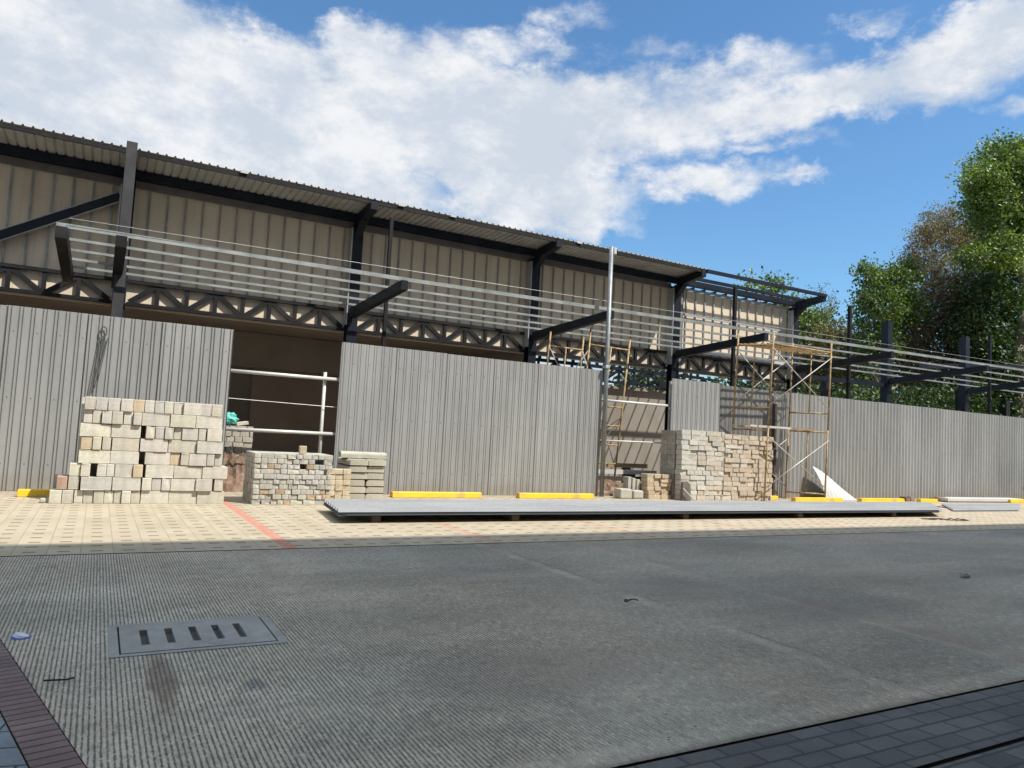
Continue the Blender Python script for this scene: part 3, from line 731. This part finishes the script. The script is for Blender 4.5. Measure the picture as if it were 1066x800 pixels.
for j in range(9):
    for i in range(n):
        th = math.pi*j/8; ph = 2*math.pi*i/n; r_ = 1+R.uniform(-.22,.22)
        vs.append((2.24+.19*r_*math.sin(th)*math.cos(ph), 15.45+.14*r_*math.sin(th)*math.sin(ph), 1.36+.12*r_*math.cos(th)))
for j in range(8):
    for i in range(n): fs.append((j*n+i, j*n+n+i, j*n+n+(i+1)%n, j*n+(i+1)%n))
mb.add(vs, fs); tag(mb.build('plastic_bundle', M['teal'], org=(2.24,15.45,1.23)), 'crumpled teal plastic bundle on the brick pile in the left gap', 'plastic bundle')
mb = MB().bar((2.38,15.5,1.26),(2.62,15.6,1.30),.12,.07)
tag(mb.build('loose_block', M['kerb'], org=(2.5,15.5,1.23), bevel=.01), 'loose grey block beside the teal bundle on the brick pile', 'block')

# pile in the right gap
GP = 'building rubble before the brown wall'
tag(MB().box(10.66,11.00,13.72,13.98,.004,.235).build('concrete_lump', M['kerb'], org=(10.83,13.85,0), bevel=.03), 'left one of two grey concrete lumps at the hoarding end', 'concrete lump')
tag(MB().box(11.06,11.36,13.74,13.96,.004,.20).build('concrete_lump', M['kerb'], org=(11.2,13.85,0), bevel=.035), 'lower right one of two grey concrete lumps at the hoarding end', 'concrete lump')
for i in range(3):
    tag(MB().box(11.10+i*.135,11.19+i*.135,14.02,14.22,.004,.50-.03*i).build('paving_slab', M['kerb'], org=(11.15+i*.135,14.1,0), bevel=.008), f'upright grey slab on edge behind the concrete lumps, {ORD[i+1]} from the left', 'slab', 'slabs on edge in the right gap')
brick_face(11.52, 12.24, 13.80, .004, 6, .098, (.2,.18,.22), 'buff brick, {i} from left, {c} course of the low heap beside the big stack', 'buff bricks heaped left of the big stack', lambda x,r,f: tuple(k_*c for k_ in (R.uniform(.85,1.1),) for c in (.52,.42,.29)), .25, jit=.04)
mb = MB().prism([(12.22,.01),(12.50,.01),(12.46,.40),(12.36,.47),(12.22,.45)], 13.36, 13.44, 'y')
tag(mb.build('paving_slab', M['barkdark'], org=(12.36,13.4,0), bevel=.008), 'dark broken slab leaning by the shaded side of the big brick stack', 'slab')
tag(MB().tube((12.18,13.30,.30),(12.52,13.28,.02),.014,7).build('stick', M['rail'], org=(12.35,13.29,0)), 'pale stick leaning against the dark broken slab', 'stick')
for i, (z, y, m_, lb) in enumerate(((.74,15.5,'timber','upper brown timber beam lying behind the buff bricks'),(.58,15.3,'rail','pale beam lying between two timbers behind the buff bricks'),(.42,15.1,'darkwood','dark timber beam lying behind the upright slabs'),(.26,14.9,'timber','lowest rusty brown timber lying behind the concrete lumps'))):
    tag(MB().box(10.3,12.9+.15*i,y,y+.14,z-.09,z+.02).build('timber_beam', M[m_], org=(11.5,y,z-.09)), lb, 'timber', 'timbers stacked in the right gap')
tag(MB().box(10.7,10.82,14.9,15.7,-.03,.16).box(12.2,12.32,14.9,15.7,-.03,.16).box(10.7,10.82,15.06,15.7,.161,.33).box(12.2,12.32,15.06,15.7,.161,.33).box(10.7,10.82,15.27,15.7,.331,.49).box(12.2,12.32,15.27,15.7,.331,.49).box(10.7,10.82,15.47,15.7,.491,.65).box(12.2,12.32,15.47,15.7,.491,.65).build('trestle', M['darkwood'], org=(11.5,15.3,-.03)), 'stepped dark timber trestle under the beams in the right gap', 'trestle')
heap('rubble_heap', 11.0, 14.75, .8, .3, .32, M['rubble'], 'reddish rubble heap under the timbers in the right gap', 9)

# ------------------------------------------------------------------ wheel stops
for x0, x1, y, lb in ((-.98,-.50,13.50,'leftmost yellow wheel stop, half hidden by the block stack'),(5.10,7.05,13.78,'long yellow wheel stop before the wide hoarding, beside the kerbstones'),(7.95,9.90,13.78,'yellow wheel stop before the wide hoarding, near the galvanised pole'),
                  (15.56,15.82,13.72,'yellow wheel stop mostly hidden behind sheets at the scaffold foot'),(15.98,17.88,13.30,'yellow wheel stop between the scaffold legs and the white sheet'),(18.60,20.55,13.25,'yellow wheel stop right of the white leaning sheet'),(21.25,22.1,13.2,'short yellow wheel stop end left of the white flat panel'),(26.3,28.0,13.3,'farthest yellow wheel stop at the right end of the hoarding')):
    mb = MB().prism([(y-.085,.004),(y+.085,.004),(y+.06,.115),(y-.06,.115)], x0, x1)
    o = tag(mb.build('wheel_stop', M['yellow'], org=((x0+x1)/2,y,0), bevel=.012), lb, 'wheel stop', 'yellow wheel stops along the hoarding')

# ------------------------------------------------------------------ stacked roofing sheets
def flat_sheet(x0, x1, y0, y1, z, label, name='roofing_sheet', m='newsheet', group=None, skew=0., per=.205, h=.042, x0b=None, x1b=None):
    pts = []; n = int((y1-y0)/per)
    for i in range(n):
        for a, b in ((0,0),(.115,0),(.135,h),(.175,h),(.195,0)): pts.append((y0+i*per+a, b))
    pts.append((y1, 0)); k = len(pts)
    def xl(y): return x0+(x0b-x0)*(y-y0)/(y1-y0) if x0b is not None else x0
    def xr(y): return x1+(x1b-x1)*(y-y0)/(y1-y0) if x1b is not None else x1
    mb = MB()
    for dz, fl in ((0,0),(-.004,1)):
        mb.add([(xl(a),a,z+b+dz) for a,b in pts]+[(xr(a),a,z+b+dz) for a,b in pts], [((i+k,i+1+k,i+1,i) if not fl else (i,i+1,i+1+k,i+k)) for i in range(k-1)])
    return tag(mb.build(name, M[m], org=((x0+x1)/2,(y0+y1)/2,z)), label, 'roofing sheet', group)
NS = 5
for i in range(NS):
    nm = ['bottom','second from bottom','middle','second from top','topmost'][i]
    dx = R.uniform(-.09,.09); dy = R.uniform(-.02,.02)
    flat_sheet(2.98+dx, 16.85+dx, 9.96+dy, 11.45+dy, .110+i*.012, f'long grey roofing sheet lying on the pavers, {nm} of the pile', group='long roofing sheets piled on the pavers', x0b=3.16+dx, x1b=18.9+dx)
for i, x in enumerate((3.45,5.7,9.2,12.2,15.2)):
    lb = ['leftmost','second from the left','middle','fourth from the left','rightmost'][i]
    tag(MB().box(x,x+.13,10.02,11.4+.1*i,.004,.105).build('spacer_batten', M['darkwood'], org=(x,10.7,0)), f'{lb} dark batten under the long roofing sheets', 'batten', 'battens under the long roofing sheets')
flat_sheet(19.1, 22.2, 10.95, 12.5, .03, 'short dull roofing sheets lying flat beyond the long pile', group=None, x0b=21.2, x1b=25.4)
for i, x in enumerate((20.2,22.4)):
    tag(MB().box(x,x+.1,11.2+.2*i,12.2,.004,.022).build('spacer_batten', M['darkwood'], org=(x,11.7,0)), f'{"left" if i == 0 else "right"} thin batten under the short dull roofing sheets', 'batten')
tag(MB().box(22.9,27.2,13.3,13.75,.03,.13).box(23.3,23.4,13.35,13.7,.004,.029).box(26.4,26.5,13.35,13.7,.004,.029).build('wall_panel', M['white'], org=(25,13.5,0), bevel=.01), 'long flat white panel lying at the foot of the right hoarding', 'panel')
# white sheet leaning on the hoarding
mb = MB(); n = 30; vs = []; m_ = 12
for j in range(m_+1):
    v = j/m_
    for i in range(n+1):
        u = i/n
        xb = 17.87+1.35*u; xt = 17.77+1.06*u; rib = .012 if i%4 == 0 else 0
        vs.append((xb+(xt-xb)*v, 13.78+.40*v-rib-.08*math.sin(math.pi*v)*(1-u), .01+v*(.92-.30*u-.19*u*u)))
k = n+1
mb.add(vs, [(j*k+i, j*k+i+1, (j+1)*k+i+1, (j+1)*k+i) for j in range(m_) for i in range(n)])
o = mb.build('roofing_offcut', M['white'], org=(18.5,13.9,0)); so = o.modifiers.new('t','SOLIDIFY'); so.thickness = .006
tag(o, 'white ribbed sheet offcut leaning curved against the right hoarding', 'sheet offcut')
# odds and ends at the far right
t = empty('sheet_pile', (29.5,13.3,0), 'grey folded sheets propped on a dark timber at the right edge', 'sheet pile')
mb = MB()
for i in range(4): mb.bar((27.7,13.2,.42+i*.03),(33,13.3,.46+i*.03),.7,.02)
mb.build('sheet_layers', M['newsheet'], t)
mb = MB().prism([(12.84,.52),(12.86,.50),(13.4,1.0),(13.38,1.02)], 28.4, 33); mb.build('bent_sheet', M['sheet'], t)
MB().box(28.3,28.45,12.95,13.6,.004,.40).box(31.5,31.65,12.95,13.6,.004,.40).build('support', M['darkwood'], t)
tag(MB().tube((28.2,12.6,.17),(28.9,12.7,.17),.165,16).build('pipe_offcut', M['white'], org=(28.5,12.6,0), smooth=False), 'short white pipe offcut lying by the sheet pile at the right edge', 'pipe')
for i, (x, y) in enumerate(((21.0,13.62),(22.45,13.6))):
    mb = MB()
    for k in range(6): a = R.uniform(0,.6); mb.box(x+a,x+a+R.uniform(.08,.2),y+R.uniform(-.1,.02),y+.1,.004,.06+R.uniform(0,.12))
    tag(mb.build('brick_rubble', M['rubble'], org=(x+.3,y,0), bevel=.015), f'small dark rubble {"left" if i == 0 else "right"} of the short yellow stop by the hoarding', 'rubble')

# ------------------------------------------------------------------ scaffolds
def tube_part(t, name, p, q, r, m): return MB().tube(p, q, r, 9).build(name, M[m], t, smooth=True)
T = empty('scaffold_tower', (16,13.8,0), 'two storey rusty scaffold tower standing before the hoarding by the brick stack', 'scaffold')
def leg(base, z): return Vector((base[0]+base[2]*z, base[1], z))
n1, r1, n2, r2 = (15.01,13.40,.042), (14.55,14.18,.042), (17.41,13.45,.03), (16.72,14.18,.03)
def frame(a, b, z0, z1, bars, mids):
    f = MB()
    for g_ in (a, b): f.tube(leg(g_,z0), leg(g_,z1), .024, 9)
    fr = f.build('frame', M['rust'], T, smooth=True)
    for z in bars: tube_part(fr, 'cross_bar', leg(a,z), leg(b,z), .022, 'rust')
    for z_, zz in mids:
        m0 = (leg(a,z_)+leg(b,z_))/2; m1 = (leg(a,zz)+leg(b,zz))/2; tube_part(fr, 'mid_bar', m0, m1, .018, 'rust')
    return fr
frame(n1, r1, .004, 1.93, (.19, 1.82), ((.19,1.82),))
frame(n2, r2, .004, 1.93, (.19, 1.88), ((.19,1.88),))
frame(n1, r1, 1.94, 4.38, (2.41, 4.05), ((2.41,4.05),))
frame(n2, r2, 1.94, 4.35, (2.39, 4.05), ((2.39,4.05),))
for a, b, s in ((n1, n2, -.03), (r1, r2, .03)):
    for z0, z1 in ((.35,1.65),(2.5,3.95)):
        o_ = Vector((0,s,0))
        for p, q in ((leg(a,z0),leg(b,z1)),(leg(a,z1),leg(b,z0))):
            tube_part(T, 'cross_brace', p+o_, q+o_+Vector((0,.012 if p.z > q.z else -.012,0)), .014, 'brace')
for k in range(7):
    f = k/6; tube_part(T, 'platform_bar', leg(n1,4.09).lerp(leg(r1,4.09),f), leg(n2,4.09).lerp(leg(r2,4.09),f), .024 if k in (0,6) else .02, 'rust')
MB().bar((14.62,13.86,1.90),(17.15,13.76,1.93),.22,.045).build('plank', M['timber'], T)
MB().bar((14.7,13.66,1.92),(16.1,13.55,1.92),.05,.05).build('toe_board', M['rail'], T)
for g_ in (n1,n2,r1,r2):
    MB().box(g_[0]-.07,g_[0]+.07,g_[1]-.07,g_[1]+.07,.006,.014).build('base_plate', M['rust'], T)
# scaffold behind the hoarding and in the right gap
T = empty('scaffold_tower', (11.1,15.6,0), 'rusty ladder scaffold in the gap, its top showing above the wide hoarding', 'scaffold')
g0 = -.03
A, Bn, En = (11.63,15.3,.088), (10.45,15.3,.065), (11.06,15.3,.085)
D, Cn = (9.9,16.3,.06), (10.95,16.3,.06)
f = MB()
f.tube(leg(A,g0),leg(A,4.02),.024,9).tube(leg(Bn,g0),leg(Bn,4.13),.024,9)
fr = f.build('frame', M['rust'], T, smooth=True)
tube_part(fr, 'inner_post', leg(En,g0), leg(En,3.72), .022, 'rust')
tube_part(fr, 'cross_bar', leg(Bn,3.74), leg(A,3.72), .022, 'rust')
for z in (.3,.75,1.22,1.72,2.2,3.3): tube_part(fr, 'rung', leg(En,z), leg(A,z), .018, 'rust')
f = MB(); f.tube(leg(D,g0),leg(D,4.1),.024,9).tube(leg(Cn,g0),leg(Cn,4.08),.024,9); fr = f.build('frame', M['rust'], T, smooth=True)
tube_part(fr, 'cross_bar', leg(D,3.72), leg(Cn,3.72), .022, 'rust'); tube_part(fr, 'cross_bar', leg(D,2.0), leg(Cn,2.0), .022, 'rust')
tube_part(fr, 'mid_bar', (leg(D,2.0)+leg(Cn,2.0))/2, (leg(D,3.72)+leg(Cn,3.72))/2, .018, 'rust')
tube_part(T, 'cross_brace', leg(D,3.7), leg(Bn,1.9), .014, 'brace'); tube_part(T, 'cross_brace', leg(D,1.9), leg(Bn,3.6), .014, 'brace')
tube_part(T, 'cross_brace', leg(Cn,3.7), leg(A,.6), .014, 'brace'); tube_part(T, 'cross_brace', leg(Cn,.3), leg(A,1.9), .014, 'barkdark')
tube_part(T, 'cross_brace', leg(En,1.55), leg(A,1.95), .016, 'darkwood')

# ------------------------------------------------------------------ trees
def tree(name, label, base, lobes, leaf, leafmat, dens=1., trunk_r=.3, barkm='bark', twigs=5, shell=.5, cat='tree', group='trees behind the right hoarding', seed=1, lead=None):
    rr = random.Random(seed)
    t = empty(name, (base[0], base[1], 0), label, cat, group)
    tb = MB(); lf = MB(); b0 = Vector((base[0], base[1], -.05))
    cen = sum((Vector(l[:3]) for l in lobes), Vector())/len(lobes)
    zmin = min(l[2]-l[3] for l in lobes)
    fork = Vector(lead) if lead else Vector((b0.x+(cen.x-b0.x)*.35, b0.y+(cen.y-b0.y)*.35, max(.4, zmin*.72)))
    def limb(p, q, ra, rb, k=4, wob=.09):
        pts = [p]
        for i in range(1, k+1):
            f = i/k; w_ = (q-p).length*wob*(0 if i == k else 1)
            pts.append(p.lerp(q, f)+Vector((rr.uniform(-w_,w_), rr.uniform(-w_,w_), rr.uniform(-w_,w_)*.6)))
        for i in range(k):
            tb.tube(pts[i], pts[i+1], ra+(rb-ra)*i/k, 7, ra+(rb-ra)*(i+1)/k)
        return pts
    limb(b0, fork, trunk_r, trunk_r*.72, 5, .025)
    def rdir():
        while True:
            v = Vector((rr.uniform(-1,1), rr.uniform(-1,1), rr.uniform(-1,1)))
            if .05 < v.length < 1: return v.normalized()
    def add_leaf(P, s):
        a = rdir(); b = a.cross(rdir()).normalized(); n = a.cross(b)
        L = s*rr.uniform(.7,1.3)
        lf.add([P, P+a*L*.5+b*L*.33+n*L*.08, P+a*L, P+a*L*.5-b*L*.33+n*L*.08], [(0,1,2,3)])
    for l in lobes:
        c = Vector(l[:3]); r = l[3]; rz = r*(l[4] if len(l) > 4 else .9)
        limb(fork.lerp(c, .0), c, trunk_r*.45, trunk_r*.12, 5, .08)
        ncl = max(8, int(dens*11*r*r/(leaf*leaf)*.42))
        for k in range(ncl):
            v = rdir(); f = shell+(1-shell)*rr.random()**.6
            f *= rr.uniform(.8, 1.18)
            P = c+Vector((v.x*r*f, v.y*r*f, v.z*rz*f))
            if k < twigs*4: limb(c, P, trunk_r*.10, .012, 3, .12)
            cs = leaf*rr.uniform(1.0, 2.0)
            for j in range(rr.randint(9, 16)):
                add_leaf(P+Vector((rr.gauss(0,1)*cs, rr.gauss(0,1)*cs, rr.gauss(0,1)*cs*.7)), leaf)
    tb.build('trunk', M[barkm], t, smooth=True)
    if lf.v: lf.build('crown', M[leafmat], t)
    return t
tree('leafy_tree', 'tallest bright green tree at the right edge with a pale straight trunk', (42.55,21.0), [(41.4, 21.0, 17.0, 1.9), (38.9, 21.0, 15.9, 0.9), (42.4, 21.4, 15.1, 2.07), (39.6, 21.0, 14.7, 1.25), (44.3, 21.0, 17.4, 2.1), (40.1, 20.7, 12.2, 1.21), (38.0, 21.0, 11.6, 0.68), (43.3, 21.9, 12.9, 1.57), (45.9, 21.0, 16.1, 2.6)], .17, 'leaf_fresh', .9, .33, seed=11, lead=(42.5,21,12.6))
tree('feathery_tree', 'brownish feathery tree with bare limbs, left of the tallest tree', (47.0,27), [(45.9,27,16.1,1.59),(43.9,27,15.1,1.19),(47.6,27,15.2,1.74),(43.0,27,13.5,1.18),(45.0,27,12.9,1.44),(49.2,27,15.8,1.51),(49.8,27,13.9,1.58),(42.1,27,12.7,.6),(52.1,27,15.0,1.3)], .12, 'leaf_feather', .42, .20, 'barkdark', twigs=5, shell=.2, seed=12)
tree('brown_tree', 'dense brown green tree in the middle of the right tree group', (42.0,25), [(40.8,25,10.0,1.87),(43.2,25,8.8,2.37),(38.7,25,8.3,1.5),(44.1,25,11.4,1.49),(39.9,25,6.6,1.73),(45.2,25,7.1,1.95)], .20, 'leaf_brown', .55, .25, 'barkdark', seed=13, shell=.35)
tree('leafy_tree', 'bright green tree standing leftmost of the tall trees, against the sky', (35.4,24), [(35.7,24,10.3,1.11),(34.0,24,10.6,.64),(37.0,24,11.0,.82),(35.0,24,8.8,1.25),(33.6,24,9.3,.44),(37.4,24,9.2,.93),(34.8,24,7.1,1.19)], .16, 'leaf_green', .8, .18, seed=14)
tree('leafy_tree', 'dark green tree low at the right edge under the tallest crown', (42.6,22), [(41.5,22,10.1,1.66),(43.6,22,8.8,2.02),(40.4,22,7.9,1.43),(44.6,22,11.1,1.62),(42.5,22,6.3,1.99)], .19, 'leaf_dark', .75, .2, seed=15)
tree('olive_tree', 'low olive brown tree behind the scaffold, right of the roof end', (38.0,30), [(37.7,30,8.1,1.29),(40.0,30,8.8,1.08),(36.5,30,7.4,1.27),(41.1,30,7.5,1.33),(35.3,30,6.5,.8),(38.9,30,6.4,1.66),(37.5,30,5.2,1.5),(41.5,30,5.5,1.6)], .17, 'leaf_olive', .5, .16, 'barkdark', seed=16, shell=.3)
tree('leafy_tree', 'small pointed green tree rising behind the olive tree', (43.2,34), [(41.9,34,10.6,.66),(43.3,34,10.6,.6),(44.0,34,11.4,.34),(42.7,34,9.7,1.06),(43,34,8,1.2)], .22, 'leaf_green', .7, .14, seed=17)
tree('leafy_tree', 'green tree peeping over the end of the sunlit upper wall', (34.5,30), [(33.9,30,10.8,.73),(35.6,30,9.9,.75),(31.9,30,10.8,.39),(36.3,30,8.9,.64),(34.7,30,9.2,1.02),(34.5,30,7.6,1.1)], .22, 'leaf_green', .75, .16, seed=18)
tree('bare_tree', 'thin bare twiggy tree showing grey against the sky beside the roof end', (40,31), [(39.4,31,11.7,.86),(40.5,31,11.3,.62),(39.9,31,10.4,.8)], .10, 'leaf_olive', .02, .10, 'bark', twigs=12, shell=.5, seed=19)
und = [(29.4,21.5,3.7,.95),(31.4,21.8,3.7,.9),(33.6,21.5,3.7,1.1),(36.0,21.7,3.7,1.04),(38.4,21.5,4.0,1.27),(41.1,21.8,4.0,1.32),(43.6,21.5,4.2,1.47),(27.6,21.9,3.6,.76),(46.5,21.5,4.4,1.62)]
nm = ['third','fourth','fifth','sixth','seventh','eighth','ninth','second','tenth']
for i, (x, y, z, r) in enumerate(und):
    tree('shrub', f'dark shrub under the canopy above the right hoarding, {ORD[i+1] if i < 7 else ("leftmost" if i == 7 else "rightmost")} of its row', (x,y), [(x,y,z,r,1.1),(x+.5,y+.4,z-1.2,r*1.1,1.1),(x-.5,y-.1,z-1.3,r*1.0,1.1),(x+.1,y+.3,1.4,r*1.1,1.1)], .20, 'leaf_dark', .55, .06, 'barkdark', twigs=3, cat='shrub', group='dark shrubs under the right canopy', seed=30+i)
# far off undergrowth that closes the view behind the trees
rr = random.Random(5); mb = MB()
for k in range(42000):
    x = rr.uniform(27,75); h = 5.6+1.3*math.sin(x*.7)+1.2*math.sin(x*1.9+1)
    if x > 42: h += 2.6
    P = Vector((x, rr.uniform(33,37), max(0, h*rr.random()**.7))); s = rr.uniform(.25,.5)
    a = Vector((rr.uniform(-1,1),rr.uniform(-1,1),rr.uniform(-1,1))).normalized(); b = a.orthogonal().normalized()
    mb.add([P, P+a*s*.5+b*s*.35, P+a*s, P+a*s*.5-b*s*.35], [(0,1,2,3)])
tag(mb.build('undergrowth', M['leaf_dark'], org=(50,35,0)), 'dense dark undergrowth far behind the trees', 'undergrowth', kind='stuff')
# railing seen between canopy and right hoarding
t = empty('pipe_railing', (33,20.6,0), 'pale pipe railing half hidden behind the right hoarding below the canopy', 'railing')
MB().tube((24.5,20.6,3.35),(44,20.6,3.45),.05,8).build('rail', M['rail'], t)
for i in range(9): MB().tube((25+i*2.3,20.6,-.03),(25+i*2.3,20.6,3.36),.035,8).build('post', M['rail'], t)

# ------------------------------------------------------------------ sky, sun, camera
SD = Vector((.75,-1.0,1.75)).normalized()
el = math.asin(SD.z); rot = math.atan2(SD.x, SD.y)
wd = bpy.data.worlds.new('World'); sc.world = wd; wd.use_nodes = True
nt = wd.node_tree; nt.nodes.clear(); g = G(nt)
out = g.n('ShaderNodeOutputWorld'); bg = g.n('ShaderNodeBackground'); nt.links.new(bg.outputs[0], out.inputs[0])
sky = g.n('ShaderNodeTexSky', sky_type='NISHITA'); sky.sun_disc = False; sky.sun_elevation = el; sky.sun_rotation = rot
sky.air_density = 1.15; sky.dust_density = .35; sky.ozone_density = 2.2
STR = .070
dirv = g.n('ShaderNodeTexCoord').outputs['Generated']; X = g.xyz(dirv)
az = g.m('ARCTAN2', X[0], X[1]); ele = g.m('ARCSINE', X[2])
w1 = g.noise(dirv, 5.5, 9, .62); w2 = g.noise(g.scale(dirv, (1,1,1.9)), 11.0, 11, .66)
off = g.n('ShaderNodeVectorMath', operation='ADD'); nt.links.new(dirv, off.inputs[0]); off.inputs[1].default_value = (3.1,1.7,.4)
w3 = g.noise(off.outputs[0], 6.5, 7, .6)
w5 = g.noise(g.scale(off.outputs[0], (1,1,1.7)), 14, 8, .65)
azw = g.m('ADD', az, g.m('ADD', g.m('MULTIPLY', g.m('SUBTRACT', w1, .5), .17), g.m('MULTIPLY', g.m('SUBTRACT', w2, .5), .10))); elw = g.m('ADD', ele, g.m('ADD', g.m('MULTIPLY', g.m('SUBTRACT', w3, .5), .11), g.m('MULTIPLY', g.m('SUBTRACT', w5, .5), .05)))
CL = [(0.182, 0.449, 0.12, 0.047, 1.1),(0.293, 0.485, 0.085, 0.04, 1.1),(1.057, 0.447, 0.091, 0.046, 1.0),(1.002, 0.41, 0.081, 0.022, 0.6),(0.864, 0.378, 0.069, 0.011, 0.35),(-0.021, 0.446, 0.192, 0.056, 1.2),(-.075,.381,.235,.135,1.5),(.128,.387,.25,.11,1.5),(.025,.278,.28,.085,1.5),(.337,.419,.18,.096,1.5),(.23,.312,.2,.072,1.5),(.472,.39,.19,.085,1.4),(.578,.411,.165,.07,1.3),(.53,.32,.17,.051,1.2),(.696,.423,.145,.055,1.1),(.64,.455,.11,.034,.7),(.74,.455,.10,.036,.8),(.821,.425,.12,.042,1.),(.83,.468,.085,.034,.6),(.926,.432,.10,.034,1.),(1.002,.443,.075,.036,1.),(1.081,.463,.07,.036,1.1),(.756,.34,.12,.028,.9),(.866,.337,.055,.008,.5),(.57,.543,.045,.013,.18),(.968,.508,.04,.010,.2),(.60,.500,.09,.016,.22),(1.101,.386,.035,.010,.3),(.571,.285,.115,.022,.9),(.465,.491,.06,.02,.5),
      (-.7,.35,.4,.14,1),(1.9,.4,.5,.15,1),(2.9,.6,.8,.4,1),(-2.6,.6,.8,.4,1),(-1.6,.5,.6,.25,1),(.3,.06,.6,.06,1),(0.,1.25,3.,.40,1.3)]  # mostly unseen clouds, added as neutral fill light for the shaded street
mask = None
for a0, e0, ra, re, am in CL:
    d2 = g.m('ADD', g.m('POWER', g.m('DIVIDE', g.m('SUBTRACT', azw, a0), ra), 2.), g.m('POWER', g.m('DIVIDE', g.m('SUBTRACT', elw, e0), re), 2.))
    q = g.m('MULTIPLY', g.m('SUBTRACT', 1., d2), am)
    mask = q if mask is None else g.m('SMOOTH_MAX', mask, q, .25)
mask = g.m('MAXIMUM', mask, -1.)
dens = g.m('ADD', mask, g.m('MULTIPLY', g.m('SUBTRACT', w2, .5), 2.7))
cov = g.ramp(dens, -.22, .95)
w4 = g.noise(off.outputs[0], 3.4, 9, .6)
shade = g.ramp(g.m('ADD', g.m('MULTIPLY', g.m('ADD', w4, w1), .5), g.m('MULTIPLY', g.m('SUBTRACT', w2, .5), .7)), .42, .66)
ccol = g.mix(shade, (.295,.325,.368,1), (.43,.434,.442,1))
zenith_fill = g.m('ADD', 1., g.m('MULTIPLY', g.ramp(X[2], .62, .95), 1.35))  # overhead clouds out of view brightened to add fill light on the road
vs_ = g.n('ShaderNodeVectorMath', operation='SCALE'); nt.links.new(ccol, vs_.inputs[0]); nt.links.new(zenith_fill, vs_.inputs['Scale']); ccol = vs_.outputs[0]
skyc = g.mix(1., sky.outputs[0], (STR*.64,STR*.91,STR*1.08,1), 'MULTIPLY')
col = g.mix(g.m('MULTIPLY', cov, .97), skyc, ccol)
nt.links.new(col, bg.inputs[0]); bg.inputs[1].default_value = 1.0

sl = bpy.data.lights.new('Sun', 'SUN'); sl.energy = 2.95; sl.angle = rad(.53); sl.color = (1., .955, .88)
so = bpy.data.objects.new('Sun', sl); C.objects.link(so); so.rotation_euler = (-SD).to_track_quat('-Z', 'Y').to_euler(); so.location = (20,-20,40)

cam = bpy.data.cameras.new('Camera'); co = bpy.data.objects.new('Camera', cam); C.objects.link(co)
f, pitch, roll, yaw = 767.24, .0702282, .05347, .5076561
fw = Vector((math.sin(yaw)*math.cos(pitch), math.cos(yaw)*math.cos(pitch), math.sin(pitch)))
r0 = Vector((math.cos(yaw), -math.sin(yaw), 0)); u0 = r0.cross(fw)
r_ = r0*math.cos(roll)+u0*math.sin(roll); u_ = -r0*math.sin(roll)+u0*math.cos(roll)
co.matrix_world = Matrix(((r_.x,u_.x,-fw.x,0),(r_.y,u_.y,-fw.y,0),(r_.z,u_.z,-fw.z,1.3218),(0,0,0,1)))
cam.sensor_width = 36; cam.lens = 36*f/1066; cam.clip_start = .05; cam.clip_end = 2000
sc.camera = co
sc.view_settings.view_transform = 'Standard'; sc.view_settings.look = 'None'; sc.view_settings.exposure = 1.1; sc.view_settings.gamma = 1; sc.view_settings.use_curve_mapping = False
sc.cycles.max_bounces = 6
